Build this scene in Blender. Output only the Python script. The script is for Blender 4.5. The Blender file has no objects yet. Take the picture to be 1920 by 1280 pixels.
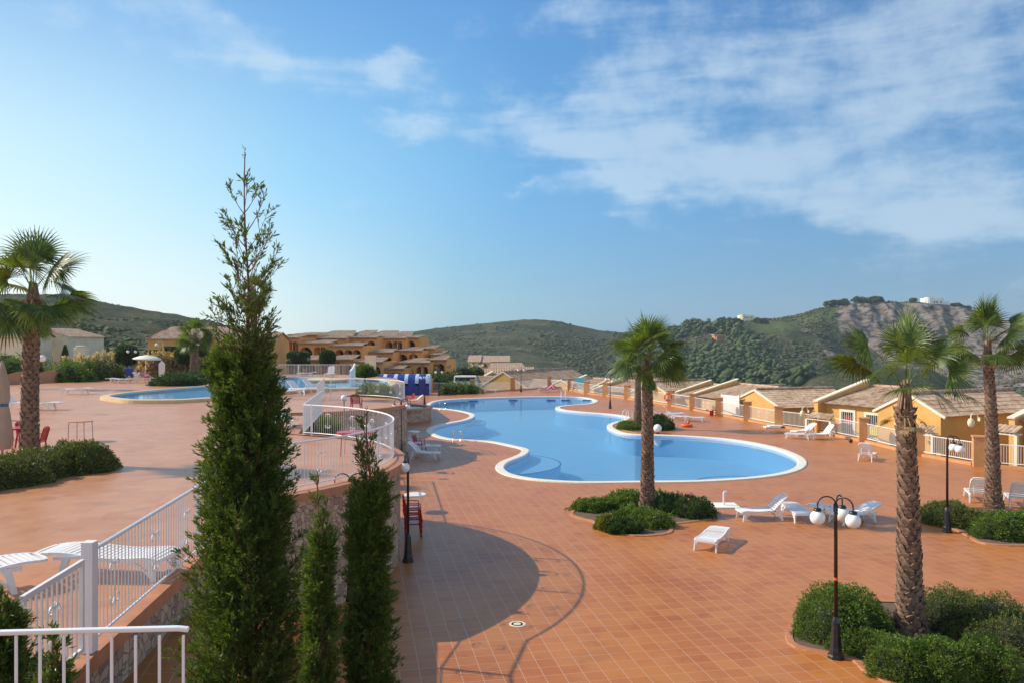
import bpy, bmesh, math, random
import numpy as np
from math import sin, cos, pi, radians, atan, atan2, sqrt, tan
from mathutils import Vector, Matrix
rnd = random.Random(7)
rng = np.random.default_rng(11)
S = bpy.context.scene
COL = S.collection
F, H = 1480.0, 6.6            # focal length in photo pixels, eye height above the lower deck
UP = 3.0                      # upper terrace level

# ---------------------------------------------------------------- camera, sky, sun, exposure
cam = bpy.data.objects.new('camera', bpy.data.cameras.new('camera')); COL.objects.link(cam)
cam.location = (0, 0, H); cam.rotation_euler = (radians(90), 0, 0)
cam.data.lens = F / 1920 * 36; cam.data.sensor_width = 36; cam.data.clip_end = 9000; cam.data.clip_start = .1
S.camera = cam
S.view_settings.view_transform = 'Standard'; S.view_settings.look = 'None'; S.view_settings.gamma = 1
S.view_settings.exposure = 0.3
SUN_EL, SUN_AZ = radians(36), radians(14)        # sun stands to the left, a little beyond the scene
sd = Vector((-cos(SUN_EL) * cos(SUN_AZ), cos(SUN_EL) * sin(SUN_AZ), sin(SUN_EL)))
sun = bpy.data.objects.new('sun', bpy.data.lights.new('sun', 'SUN')); COL.objects.link(sun)
sun.data.energy = 4.2; sun.data.angle = radians(.5); sun.data.color = (1, .9, .76)
sun.rotation_euler = sd.to_track_quat('Z', 'Y').to_euler()
W = bpy.data.worlds.new("World"); S.world = W; W.use_nodes = True
def world():
    nt = W.node_tree; N = nt.nodes; L = nt.links; N.clear()
    def m(op, a, b=None, c=None, clamp=False):
        n = N.new('ShaderNodeMath'); n.operation = op; n.use_clamp = clamp
        for i, v in enumerate((a, b, c)):
            if v is None: continue
            if isinstance(v, (int, float)): n.inputs[i].default_value = v
            else: L.new(v, n.inputs[i])
        return n.outputs[0]
    sky = N.new('ShaderNodeTexSky'); sky.sky_type = 'NISHITA'; sky.sun_disc = False
    sky.sun_elevation = SUN_EL; sky.sun_rotation = atan2(sd.x, sd.y)
    sky.altitude = 50; sky.air_density = 1.0; sky.dust_density = .6; sky.ozone_density = 2.2
    hsv = N.new('ShaderNodeHueSaturation'); hsv.inputs['Saturation'].default_value = .85; hsv.inputs['Value'].default_value = SKYVAL
    hsv.inputs['Hue'].default_value = .492
    L.new(sky.outputs[0], hsv.inputs['Color'])
    tc = N.new('ShaderNodeTexCoord'); sp = N.new('ShaderNodeSeparateXYZ'); L.new(tc.outputs['Generated'], sp.inputs[0])
    x, y, z = sp.outputs
    az = m('ARCTAN2', x, y); el = m('ARCSINE', z)
    c0 = N.new('ShaderNodeCombineXYZ'); L.new(az, c0.inputs[0]); L.new(el, c0.inputs[1]); mp0 = N.new('ShaderNodeMapping'); mp0.inputs['Scale'].default_value = (9, 17, 1); L.new(c0.outputs[0], mp0.inputs[0])
    n0 = N.new('ShaderNodeTexNoise'); n0.inputs['Scale'].default_value = 1; n0.inputs['Detail'].default_value = 6; n0.inputs['Roughness'].default_value = .6; L.new(mp0.outputs[0], n0.inputs['Vector'])
    s0 = N.new('ShaderNodeSeparateColor'); L.new(n0.outputs['Color'], s0.inputs[0]); azw = m('ADD', az, m('MULTIPLY', m('SUBTRACT', s0.outputs[0], .5), .16)); elw = m('ADD', el, m('MULTIPLY', m('SUBTRACT', s0.outputs[1], .5), .09))
    # cloud banks: place in the sky (azimuth, elevation), size, density
    total = None
    for (px, py, rx, ry, st, rot) in CLOUDS:
        a0 = atan((px - 960) / F); e0 = atan((640 - py) / F * cos(a0))
        da = m('SUBTRACT', azw, a0); de = m('SUBTRACT', elw, e0)
        c, s = cos(rot), sin(rot)
        u = m('ADD', m('MULTIPLY', da, c), m('MULTIPLY', de, s)); v = m('SUBTRACT', m('MULTIPLY', de, c), m('MULTIPLY', da, s))
        u = m('DIVIDE', u, rx / F); v = m('DIVIDE', v, ry / F)
        r = m('ADD', m('MULTIPLY', u, u), m('MULTIPLY', v, v))
        g = m('MULTIPLY', m('POWER', 2.718, m('MULTIPLY', r, -1.0)), st)
        total = g if total is None else m('ADD', total, g)
    total = m('MINIMUM', total, 1.7)
    cmb = N.new('ShaderNodeCombineXYZ'); L.new(az, cmb.inputs[0]); L.new(el, cmb.inputs[1])
    mp = N.new('ShaderNodeMapping'); mp.inputs['Rotation'].default_value = (0, 0, radians(14)); mp.inputs['Scale'].default_value = (4.2, 21, 1)
    L.new(cmb.outputs[0], mp.inputs[0])
    n1 = N.new('ShaderNodeTexNoise'); n1.inputs['Scale'].default_value = 1.0; n1.inputs['Detail'].default_value = 9; n1.inputs['Roughness'].default_value = .56
    n1.inputs['Distortion'].default_value = .5; L.new(mp.outputs[0], n1.inputs['Vector'])
    n2 = N.new('ShaderNodeTexNoise'); n2.inputs['Scale'].default_value = 22; n2.inputs['Detail'].default_value = 6; n2.inputs['Roughness'].default_value = .6
    L.new(cmb.outputs[0], n2.inputs['Vector'])
    nn = m('ADD', m('MULTIPLY', n1.outputs[0], .66), m('MULTIPLY', n2.outputs[0], .34))
    d = m('SUBTRACT', m('ADD', m('MULTIPLY', total, .40), m('MULTIPLY', m('SUBTRACT', nn, .5), 2.1)), .15)
    mr = N.new('ShaderNodeMapRange'); mr.interpolation_type = 'SMOOTHSTEP'; mr.inputs[1].default_value = 0; mr.inputs[2].default_value = .62
    L.new(d, mr.inputs[0]); dens = m('MULTIPLY', mr.outputs[0], .54, clamp=True)
    # thin sea haze low over the horizon, brighter towards the sun at the left
    mrs = N.new('ShaderNodeMapRange'); mrs.interpolation_type = 'SMOOTHSTEP'; mrs.inputs[1].default_value = radians(-42); mrs.inputs[2].default_value = radians(34); L.new(az, mrs.inputs[0])
    def ramp(fac, stops):
        r = N.new('ShaderNodeValToRGB'); e = r.color_ramp.elements
        while len(e) < len(stops): e.new(.5)
        for i, (p_, c) in enumerate(stops): e[i].position = p_; e[i].color = (*c, 1)
        L.new(fac, r.inputs[0]); return r.outputs[0]
    low = ramp(mrs.outputs[0], [(0, (.95, .99, .93)), (.25, (.74, .90, .90)), (.5, (.23, .49, .62)), (.75, (.13, .34, .54)), (1, (.11, .27, .45))])
    high = ramp(mrs.outputs[0], [(0, (.10, .36, .78)), (.5, (.075, .31, .72)), (1, (.045, .18, .48))])
    mid = ramp(mrs.outputs[0], [(0, (.66, .91, .97)), (.3, (.27, .64, .93)), (.6, (.10, .39, .76)), (1, (.06, .26, .56))])
    def mixn(fac, a, b, k=None):
        x_ = N.new('ShaderNodeMix'); x_.data_type = 'RGBA'; L.new(fac, x_.inputs[0]) if not isinstance(fac, float) else setattr(x_.inputs[0], 'default_value', fac); L.new(a, x_.inputs[6]); L.new(b, x_.inputs[7]); return x_.outputs[2]
    e1 = N.new('ShaderNodeMapRange'); e1.interpolation_type = 'SMOOTHSTEP'; e1.inputs[1].default_value = radians(-1); e1.inputs[2].default_value = radians(12); L.new(el, e1.inputs[0])
    e2 = N.new('ShaderNodeMapRange'); e2.interpolation_type = 'SMOOTHSTEP'; e2.inputs[1].default_value = radians(9); e2.inputs[2].default_value = radians(27); L.new(el, e2.inputs[0])
    gr = mixn(e2.outputs[0], mixn(e1.outputs[0], low, mid), high)
    sc = N.new('ShaderNodeVectorMath'); sc.operation = 'SCALE'; sc.inputs['Scale'].default_value = 6.8; L.new(gr, sc.inputs[0])
    front = N.new('ShaderNodeMapRange'); front.inputs[1].default_value = radians(90); front.inputs[2].default_value = radians(60); L.new(m('ABSOLUTE', az), front.inputs[0])
    up_ = N.new('ShaderNodeMapRange'); up_.inputs[1].default_value = radians(60); up_.inputs[2].default_value = radians(35); L.new(el, up_.inputs[0])
    skyc = mixn(m('MULTIPLY', m('MULTIPLY', front.outputs[0], up_.outputs[0]), .8), hsv.outputs[0], sc.outputs[0])
    mix = N.new('ShaderNodeMix'); mix.data_type = 'RGBA'
    L.new(dens, mix.inputs[0]); L.new(skyc, mix.inputs[6]); mix.inputs[7].default_value = CLOUDCOL
    bg = N.new('ShaderNodeBackground'); bg.inputs[1].default_value = .12
    L.new(mix.outputs[2], bg.inputs[0])
    o = N.new('ShaderNodeOutputWorld'); L.new(bg.outputs[0], o.inputs[0])
SKYVAL = 1.35; CLOUDCOL = (4.6, 5.6, 6.4, 1)
CLOUDS = [(300, 40, 260, 60, .95, -.2), (470, 88, 130, 34, .75, -.4), (725, 130, 88, 26, 1.5, 0), (752, 228, 84, 30, 1.6, -.1), (880, 60, 60, 90, .3, 0),
          (1170, 145, 140, 50, 1.0, .2), (1140, 30, 220, 45, .6, 0), (1380, 40, 260, 60, .7, .1), (1060, 262, 250, 48, 1.0, -.12), (1180, 312, 260, 46, .85, -.1),
          (1400, 240, 330, 90, .78, -.1), (1640, 130, 380, 130, .72, .2), (1500, 365, 330, 50, .75, -.12), (1760, 320, 330, 90, .62, 0), (1850, 60, 300, 120, .6, 0),
          (1650, 410, 220, 36, .6, -.05), (985, 352, 26, 8, .8, 0), (1145, 388, 60, 14, .75, .1), (1800, 400, 200, 60, .5, 0), (1560, 520, 500, 60, .25, 0)]
world()

# ---------------------------------------------------------------- helpers
def G(px, py, z=0.0):
    "a ground point: where the ray of a photo pixel meets level z"
    k = (H - z) / (py - 640.0)
    return Vector(((px - 960) * k, F * k, z))
def P(px, py, Y):
    return Vector(((px - 960) / F * Y, Y, H - (py - 640) / F * Y))
def put(o): COL.objects.link(o); return o
def tag(o, label=None, cat=None, group=None, kind=None):
    if label: o['label'] = label
    if cat: o['category'] = cat
    if group: o['group'] = group
    if kind: o['kind'] = kind
    return o
def thing(name, label, cat, loc=(0, 0, 0), rz=0, group=None):
    o = put(bpy.data.objects.new(name, None)); o.location = loc; o.rotation_euler = (0, 0, rz); o.empty_display_size = .2
    return tag(o, label, cat, group)
def copy_tree(o, parent=None):
    c = o.copy(); COL.objects.link(c); c.parent = parent
    for ch in list(o.children): copy_tree(ch, c)
    return c
def dup(o, label, loc, rz=None, sc=None):
    c = copy_tree(o); c['label'] = label; c.location = loc
    if rz is not None: c.rotation_euler = (0, 0, rz)
    if sc is not None: c.scale = (sc, sc, sc) if not hasattr(sc, '__len__') else sc
    return c
def npmesh(name, V, Fq, mat, parent=None, smooth=False):
    V = np.asarray(V, dtype=np.float32).reshape(-1, 3); Fq = np.asarray(Fq, dtype=np.int32)
    me = bpy.data.meshes.new(name); k = Fq.shape[1]
    me.vertices.add(len(V)); me.vertices.foreach_set('co', V.ravel())
    me.loops.add(Fq.size); me.loops.foreach_set('vertex_index', Fq.ravel())
    me.polygons.add(len(Fq)); me.polygons.foreach_set('loop_start', np.arange(0, Fq.size, k, dtype=np.int32))
    try: me.polygons.foreach_set('loop_total', np.full(len(Fq), k, dtype=np.int32))
    except Exception: pass
    if smooth: me.polygons.foreach_set('use_smooth', np.ones(len(Fq), dtype=bool))
    me.update(calc_edges=True); me.validate()
    if mat: me.materials.append(mat)
    o = put(bpy.data.objects.new(name, me)); o.parent = parent
    return o
class MB:
    def __init__(s): s.v = []; s.f = []; s.M = Matrix.Identity(4)
    def add(s, vs, fs):
        n = len(s.v); s.v += [tuple(s.M @ Vector(v)) for v in vs]; s.f += [tuple(i + n for i in f) for f in fs]; return s
    def box(s, x0, x1, y0, y1, z0, z1):
        return s.add([(x0, y0, z0), (x1, y0, z0), (x1, y1, z0), (x0, y1, z0), (x0, y0, z1), (x1, y0, z1), (x1, y1, z1), (x0, y1, z1)],
                     [(0, 3, 2, 1), (4, 5, 6, 7), (0, 1, 5, 4), (1, 2, 6, 5), (2, 3, 7, 6), (3, 0, 4, 7)])
    def bar(s, a, b, w, h, up=(0, 0, 1)):
        a, b = Vector(a), Vector(b); d = (b - a).normalized(); u = Vector(up)
        if abs(d.dot(u)) > .99: u = Vector((1, 0, 0))
        sx = d.cross(u).normalized() * (w / 2); sy = sx.cross(d).normalized() * (h / 2)
        vs = [p + i * sx + j * sy for p in (a, b) for i, j in ((-1, -1), (1, -1), (1, 1), (-1, 1))]
        return s.add(vs, [(0, 3, 2, 1), (4, 5, 6, 7), (0, 1, 5, 4), (1, 2, 6, 5), (2, 3, 7, 6), (3, 0, 4, 7)])
    def tube(s, pts, r, n=8, caps=True):
        pts = [Vector(p) for p in pts]; R = r if hasattr(r, '__len__') else [r] * len(pts); vs = []; fs = []; pu = None
        for i, p in enumerate(pts):
            d = (pts[min(i + 1, len(pts) - 1)] - pts[max(i - 1, 0)]).normalized()
            if pu is None: pu = Vector((0, 0, 1)) if abs(d.z) < .9 else Vector((1, 0, 0))
            a = d.cross(pu).normalized(); pu = a.cross(d).normalized()
            for k in range(n):
                t = 2 * pi * k / n; vs.append(p + (a * cos(t) + pu * sin(t)) * R[i])
        for i in range(len(pts) - 1):
            for k in range(n):
                k2 = (k + 1) % n; fs.append((i * n + k, i * n + k2, (i + 1) * n + k2, (i + 1) * n + k))
        if caps: fs.append(tuple(range(n))); fs.append(tuple(reversed(range((len(pts) - 1) * n, len(pts) * n))))
        return s.add(vs, fs)
    def lathe(s, prof, n=16, c=(0, 0)):
        vs = []; fs = []
        for (r, z) in prof:
            for k in range(n): t = 2 * pi * k / n; vs.append((c[0] + r * cos(t), c[1] + r * sin(t), z))
        for i in range(len(prof) - 1):
            for k in range(n): k2 = (k + 1) % n; fs.append((i * n + k, i * n + k2, (i + 1) * n + k2, (i + 1) * n + k))
        if prof[0][0] > 1e-4: fs.append(tuple(reversed(range(n))))
        if prof[-1][0] > 1e-4: fs.append(tuple(range((len(prof) - 1) * n, len(prof) * n)))
        return s.add(vs, fs)
    def sphere(s, c, r, nu=16, nv=10, sq=(1, 1, 1)):
        vs = []; fs = []
        for i in range(nv + 1):
            ph = pi * i / nv
            for k in range(nu): t = 2 * pi * k / nu; vs.append((c[0] + r * sq[0] * sin(ph) * cos(t), c[1] + r * sq[1] * sin(ph) * sin(t), c[2] - r * sq[2] * cos(ph)))
        for i in range(nv):
            for k in range(nu): k2 = (k + 1) % nu; fs.append((i * nu + k, i * nu + k2, (i + 1) * nu + k2, (i + 1) * nu + k))
        return s.add(vs, fs)
    def prism(s, poly, z0, z1, bottom=True):
        n = len(poly); z0l = z0 if hasattr(z0, '__len__') else [z0] * n; z1l = z1 if hasattr(z1, '__len__') else [z1] * n
        vs = [(p[0], p[1], z0l[i]) for i, p in enumerate(poly)] + [(p[0], p[1], z1l[i]) for i, p in enumerate(poly)]
        fs = [(i, (i + 1) % n, n + (i + 1) % n, n + i) for i in range(n)] + [tuple(range(n, 2 * n))]
        if bottom: fs.append(tuple(reversed(range(n))))
        return s.add(vs, fs)
    def build(s, name, mat, parent=None, smooth=False, bevel=0):
        me = bpy.data.meshes.new(name); me.from_pydata(s.v, [], s.f); me.validate()
        if smooth: me.polygons.foreach_set('use_smooth', [True] * len(me.polygons))
        me.materials.append(mat); o = put(bpy.data.objects.new(name, me)); o.parent = parent
        if bevel:
            b = o.modifiers.new('b', 'BEVEL'); b.width = bevel; b.segments = 2; b.limit_method = 'ANGLE'
        return o
def smooth_closed(pts, sub=6):
    n = len(pts); out = []
    for i in range(n):
        p0, p1, p2, p3 = [Vector(pts[(i + k) % n]) for k in (-1, 0, 1, 2)]
        for j in range(sub):
            t = j / sub
            out.append(.5 * ((2 * p1) + (-p0 + p2) * t + (2 * p0 - 5 * p1 + 4 * p2 - p3) * t * t + (-p0 + 3 * p1 - 3 * p2 + p3) * t ** 3))
    return out
def area2(p): return sum(p[i][0] * p[(i + 1) % len(p)][1] - p[(i + 1) % len(p)][0] * p[i][1] for i in range(len(p)))
def offset(poly, d):
    "positive d moves outward on a counter-clockwise outline"
    n = len(poly); out = []
    for i in range(n):
        a, b = Vector(poly[i - 1]).xy, Vector(poly[(i + 1) % n]).xy; t = (b - a).normalized(); nrm = Vector((t.y, -t.x))
        q = Vector(poly[i]).xy + nrm * d; out.append(Vector((q.x, q.y, 0)))
    return out
def ccw(p): return p if area2(p) > 0 else list(reversed(p))
def ring(mb, A, B, zA, zB):
    n = len(A); vs = [(a[0], a[1], zA) for a in A] + [(b[0], b[1], zB) for b in B]
    mb.add(vs, [(i, (i + 1) % n, n + (i + 1) % n, n + i) for i in range(n)])

# ---------------------------------------------------------------- materials
def nodes(name):
    m = bpy.data.materials.new(name); m.use_nodes = True; nt = m.node_tree; b = nt.nodes['Principled BSDF']
    return m, nt, nt.nodes, nt.links, b
def pos(nt, obj=False):
    if obj: return nt.nodes.new('ShaderNodeTexCoord').outputs['Object']
    return nt.nodes.new('ShaderNodeNewGeometry').outputs['Position']
def rampmix(nt, fac, cols, stops=None):
    r = nt.nodes.new('ShaderNodeValToRGB'); e = r.color_ramp.elements
    stops = stops or [i / (len(cols) - 1) for i in range(len(cols))]
    while len(e) < len(cols): e.new(.5)
    for i, c in enumerate(cols): e[i].position = stops[i]; e[i].color = (*c, 1)
    nt.links.new(fac, r.inputs[0]); return r.outputs[0]
def noise(nt, vec, scale, detail=4, rough=.55, dist=0):
    n = nt.nodes.new('ShaderNodeTexNoise'); n.inputs['Scale'].default_value = scale; n.inputs['Detail'].default_value = detail
    n.inputs['Roughness'].default_value = rough; n.inputs['Distortion'].default_value = dist; nt.links.new(vec, n.inputs['Vector']); return n.outputs[0]
def mixc(nt, fac, a, b, mode='MIX'):
    x = nt.nodes.new('ShaderNodeMix'); x.data_type = 'RGBA'; x.blend_type = mode
    for i, v in ((0, fac), (6, a), (7, b)):
        if isinstance(v, (int, float)): x.inputs[i].default_value = v
        elif isinstance(v, tuple): x.inputs[i].default_value = (*v, 1)
        else: nt.links.new(v, x.inputs[i])
    return x.outputs[2]
def bump(nt, b, h, strength=.3, dist=.02):
    n = nt.nodes.new('ShaderNodeBump'); n.inputs['Strength'].default_value = strength; n.inputs['Distance'].default_value = dist
    nt.links.new(h, n.inputs['Height']); nt.links.new(n.outputs[0], b.inputs['Normal']); return n
def plain(name, col, rough=.6, var=.12, scale=3, bmp=0, metal=0, bscale=30, spec=.5):
    m, nt, N, L, b = nodes(name)
    lo = tuple(c * (1 - var) for c in col); hi = tuple(min(1, c * (1 + var)) for c in col)
    v = pos(nt); L.new(rampmix(nt, noise(nt, v, scale, 5, .6), [lo, col, hi], [.3, .5, .7]), b.inputs['Base Color'])
    b.inputs['Roughness'].default_value = rough; b.inputs['Metallic'].default_value = metal; b.inputs['Specular IOR Level'].default_value = spec
    if bmp: bump(nt, b, noise(nt, v, bscale, 4), bmp, .01)
    return m
def leafmat(name, cols, trans=.35, rough=.5, nscale=2.5):
    m, nt, N, L, b = nodes(name)
    g = N.new('ShaderNodeNewGeometry'); a = g.outputs['Random Per Island']
    n = noise(nt, g.outputs['Position'], nscale, 3)
    mm = N.new('ShaderNodeMath'); mm.operation = 'MULTIPLY_ADD'; L.new(a, mm.inputs[0]); mm.inputs[1].default_value = .6
    m2 = N.new('ShaderNodeMath'); m2.operation = 'MULTIPLY_ADD'; L.new(n, m2.inputs[0]); m2.inputs[1].default_value = .9; m2.inputs[2].default_value = -.25
    L.new(m2.outputs[0], mm.inputs[2]); c = rampmix(nt, mm.outputs[0], cols)
    L.new(c, b.inputs['Base Color']); b.inputs['Roughness'].default_value = rough; b.inputs['Specular IOR Level'].default_value = .35
    t = N.new('ShaderNodeBsdfTranslucent'); L.new(mixc(nt, 1.0, c, (1.25, 1.25, .5), 'MULTIPLY'), t.inputs[0])
    mx = N.new('ShaderNodeMixShader'); mx.inputs[0].default_value = trans; L.new(b.outputs[0], mx.inputs[1]); L.new(t.outputs[0], mx.inputs[2])
    L.new(mx.outputs[0], N['Material Output'].inputs[0]); return m
def tilemat(name, cols, rough=.38, joint=(.53, .28, .16), rot=-11, size=.40):
    m, nt, N, L, b = nodes(name); v = pos(nt); b.inputs['Specular IOR Level'].default_value = .34
    mp = N.new('ShaderNodeMapping'); mp.inputs['Rotation'].default_value = (0, 0, radians(rot)); L.new(v, mp.inputs[0])
    def brick(w, h, mortar):
        k = N.new('ShaderNodeTexBrick'); k.offset = 0; k.inputs['Scale'].default_value = 1; k.inputs['Brick Width'].default_value = w
        k.inputs['Row Height'].default_value = h; k.inputs['Mortar Size'].default_value = mortar; k.inputs['Mortar Smooth'].default_value = .1
        k.inputs['Color1'].default_value = (0, 0, 0, 1); k.inputs['Color2'].default_value = (1, 1, 1, 1); k.inputs['Mortar'].default_value = (.5, .5, .5, 1)
        L.new(mp.outputs[0], k.inputs['Vector']); return k
    k = brick(size, size, .009)
    f = noise(nt, v, .35, 5, .6); f2 = noise(nt, v, 3.5, 4, .6)
    mm = N.new('ShaderNodeMath'); mm.operation = 'MULTIPLY_ADD'; L.new(k.outputs['Color'], mm.inputs[0]); mm.inputs[1].default_value = .22; L.new(f, mm.inputs[2])
    m2 = N.new('ShaderNodeMath'); m2.operation = 'MULTIPLY_ADD'; L.new(f2, m2.inputs[0]); m2.inputs[1].default_value = .35; L.new(mm.outputs[0], m2.inputs[2])
    base = rampmix(nt, m2.outputs[0], cols, [.40, .62, .88])
    wide = brick(size, 4000, .009)
    st = rampmix(nt, noise(nt, v, .9, 6, .7, .8), [(.55, .52, .50), (1, 1, 1), (1, 1, 1)], [.30, .47, 1]); base = mixc(nt, .4, base, st, 'MULTIPLY')
    c = mixc(nt, k.outputs['Fac'], base, tuple(j * .92 for j in joint)); sc = N.new('ShaderNodeMath'); sc.operation = 'MULTIPLY'; sc.inputs[1].default_value = .9
    L.new(wide.outputs['Fac'], sc.inputs[0]); c = mixc(nt, sc.outputs[0], c, joint)
    L.new(c, b.inputs['Base Color'])
    rr = N.new('ShaderNodeMapRange'); rr.inputs[3].default_value = rough - .08; rr.inputs[4].default_value = rough + .14; L.new(f2, rr.inputs[0]); L.new(rr.outputs[0], b.inputs['Roughness'])
    inv = N.new('ShaderNodeMath'); inv.operation = 'SUBTRACT'; inv.inputs[0].default_value = 1; L.new(k.outputs['Fac'], inv.inputs[1]); bump(nt, b, inv.outputs[0], .25, .004)
    return m
def stonemat(name, cols, scale=6.0, mortar=(.24, .165, .12)):
    m, nt, N, L, b = nodes(name); v = pos(nt)
    d = N.new('ShaderNodeVectorMath'); d.operation = 'ADD'; nz = N.new('ShaderNodeTexNoise'); nz.inputs['Scale'].default_value = 3; L.new(v, nz.inputs['Vector'])
    s = N.new('ShaderNodeVectorMath'); s.operation = 'SCALE'; s.inputs['Scale'].default_value = .22; L.new(nz.outputs['Color'], s.inputs[0]); L.new(v, d.inputs[0]); L.new(s.outputs[0], d.inputs[1])
    a = N.new('ShaderNodeTexVoronoi'); a.inputs['Scale'].default_value = scale; L.new(d.outputs[0], a.inputs['Vector'])
    e = N.new('ShaderNodeTexVoronoi'); e.feature = 'DISTANCE_TO_EDGE'; e.inputs['Scale'].default_value = scale; L.new(d.outputs[0], e.inputs['Vector'])
    sp = N.new('ShaderNodeSeparateColor'); L.new(a.outputs['Color'], sp.inputs[0])
    c = rampmix(nt, sp.outputs[0], cols); c = mixc(nt, noise(nt, v, 14, 4), c, tuple(x * .55 for x in cols[0])) if False else c
    c2 = mixc(nt, .35, c, rampmix(nt, noise(nt, v, 12, 5, .65), [(.12, .09, .07), (.75, .6, .46)]), 'OVERLAY')
    mr = N.new('ShaderNodeMapRange'); mr.inputs[1].default_value = .015; mr.inputs[2].default_value = .06; L.new(e.outputs['Distance'], mr.inputs[0])
    L.new(mixc(nt, mr.outputs[0], mortar, c2), b.inputs['Base Color']); b.inputs['Roughness'].default_value = .85
    bump(nt, b, mr.outputs[0], .7, .03); return m
def roofmat(name, cols):
    m, nt, N, L, b = nodes(name); v = pos(nt)
    a = N.new('ShaderNodeTexVoronoi'); a.inputs['Scale'].default_value = 3.6; L.new(v, a.inputs['Vector']); sp = N.new('ShaderNodeSeparateColor'); L.new(a.outputs['Color'], sp.inputs[0])
    mm = N.new('ShaderNodeMath'); mm.operation = 'MULTIPLY_ADD'; L.new(sp.outputs[0], mm.inputs[0]); mm.inputs[1].default_value = .6; L.new(noise(nt, v, .8, 5), mm.inputs[2])
    ml = N.new('ShaderNodeMath'); ml.operation = 'SUBTRACT'; L.new(mm.outputs[0], ml.inputs[0]); ml.inputs[1].default_value = .3
    L.new(rampmix(nt, ml.outputs[0], cols), b.inputs['Base Color']); b.inputs['Roughness'].default_value = .8; bump(nt, b, noise(nt, v, 9, 3), .5, .03); return m
m_deck = tilemat('terracotta_tile', [(.325, .086, .015), (.415, .128, .025), (.48, .175, .04)])
m_deck2 = tilemat('terracotta_tile_upper_sheen', [(.39, .142, .056), (.47, .19, .077), (.54, .245, .11)], rough=.34, joint=(.44, .24, .15))  # paler than the lower deck: sun sheen put into the tile colour
m_cop = plain('pool_coping_white', (.74, .68, .56), .7, .1, 6, .2)
m_cop2 = plain('pool_coping_beige', (.62, .45, .25), .7, .1, 4, .2)
m_basin = plain('pool_basin_blue', (.29, .60, .83), .5, .04, .5)
m_step = plain('pool_step_blue', (.33, .63, .85), .5, .04, 1)
m_stepline = plain('pool_step_edge', (.03, .13, .36), .5, .1, 2)
m_stone = stonemat('rubble_stone', [(.30, .19, .14), (.52, .36, .26), (.62, .46, .34), (.42, .27, .20)])
m_cap = plain('terracotta_cap', (.46, .19, .09), .55, .15, 4, .2)
m_white = plain('white_metal', (.80, .79, .77), .35, .04, 3)
m_plastic = plain('white_plastic', (.82, .80, .77), .38, .05, 4)
m_red = plain('red_plastic', (.42, .012, .015), .3, .15, 4)
m_black = plain('black_iron', (.016, .016, .02), .35, .3, 8)
m_brown = plain('brown_iron', (.04, .016, .012), .4, .3, 8)
m_chrome = plain('chrome', (.62, .64, .66), .18, .03, 5, metal=1)
m_steel = plain('grey_metal', (.30, .28, .27), .4, .1, 5, metal=.6)
m_globe = plain('opal_globe', (.88, .87, .83), .22, .02, 3)
m_cream = plain('cream_lamp', (.72, .62, .42), .35, .05, 3)
m_wall = plain('ochre_render', (.66, .36, .105), .85, .10, 1.2, .25)
m_wallo = plain('orange_render', (.74, .35, .10), .85, .12, .25, .2)
m_pillar = plain('orange_pillar_render', (.54, .27, .11), .85, .13, 2.5, .25)
m_creamwall = plain('cream_render', (.78, .66, .46), .85, .1, 1, .2)
m_peach = plain('peach_render', (.50, .25, .14), .85, .12, 1.5, .2)
m_yellow = plain('pale_yellow_render', (.82, .58, .27), .8, .08, .5, .2)
m_whitew = plain('white_render', (.80, .77, .70), .8, .05, 2, .1)
m_trim = plain('cream_trim', (.78, .68, .50), .75, .08, 2, .1)
m_glass = plain('dark_glass', (.03, .035, .04), .08, .2, 2)
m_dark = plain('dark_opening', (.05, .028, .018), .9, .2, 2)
m_roof = roofmat('clay_tiles', [(.20, .11, .065), (.40, .25, .155), (.50, .35, .235), (.58, .46, .33)])
m_roofd = roofmat('weathered_tiles', [(.22, .125, .075), (.38, .24, .15), (.47, .32, .21), (.56, .43, .30)])
m_blue = plain('blue_canvas', (.012, .04, .26), .5, .15, 1)
m_lblue = plain('pale_blue_canvas', (.50, .62, .85), .5, .06, 1)
m_beige = plain('beige_canvas', (.52, .38, .28), .8, .1, 3, .3)
m_pink = plain('pink_towel', (.62, .17, .25), .9, .2, 6)
m_turq = plain('turquoise_cloth', (.15, .55, .60), .8, .1, 4)
m_orange = plain('orange_ring', (.80, .13, .03), .4, .08, 4)
m_yel = plain('yellow_sign', (.75, .62, .10), .5, .08, 4)
m_skin = plain('skin', (.48, .26, .17), .6, .06, 8)
m_hair = plain('hair', (.03, .018, .012), .6, .2, 8)
m_swim = plain('swimwear', (.03, .05, .12), .7, .1, 8)
m_soil = plain('planting_soil', (.13, .085, .055), .95, .3, 4, .5)
m_bark = plain('cypress_bark', (.16, .07, .045), .9, .3, 12, .5)
m_boot = plain('palm_boots', (.235, .145, .095), .85, .6, 7, .6, bscale=22)
m_boot2 = plain('palm_core', (.13, .08, .06), .95, .3, 9, .5)
m_straw = leafmat('straw', [(.30, .19, .09), (.48, .34, .18), (.62, .47, .28)], .3)
m_cyp = leafmat('cypress_leaf', [(.03, .055, .013), (.07, .115, .02), (.125, .18, .033), (.22, .255, .07)], .36, nscale=3)
m_bush = leafmat('bush_leaf', [(.035, .07, .012), (.085, .15, .022), (.16, .245, .035), (.27, .33, .06)], .3)
m_bush2 = leafmat('bush_leaf_dry', [(.055, .055, .022), (.10, .12, .03), (.16, .19, .045), (.26, .22, .07)], .25)
m_yelleaf = leafmat('bush_leaf_yellow', [(.12, .14, .02), (.22, .24, .03), (.32, .32, .05)], .3)
m_bushd = leafmat('bush_leaf_dark', [(.025, .05, .012), (.05, .10, .02), (.09, .15, .03)], .25)
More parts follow.
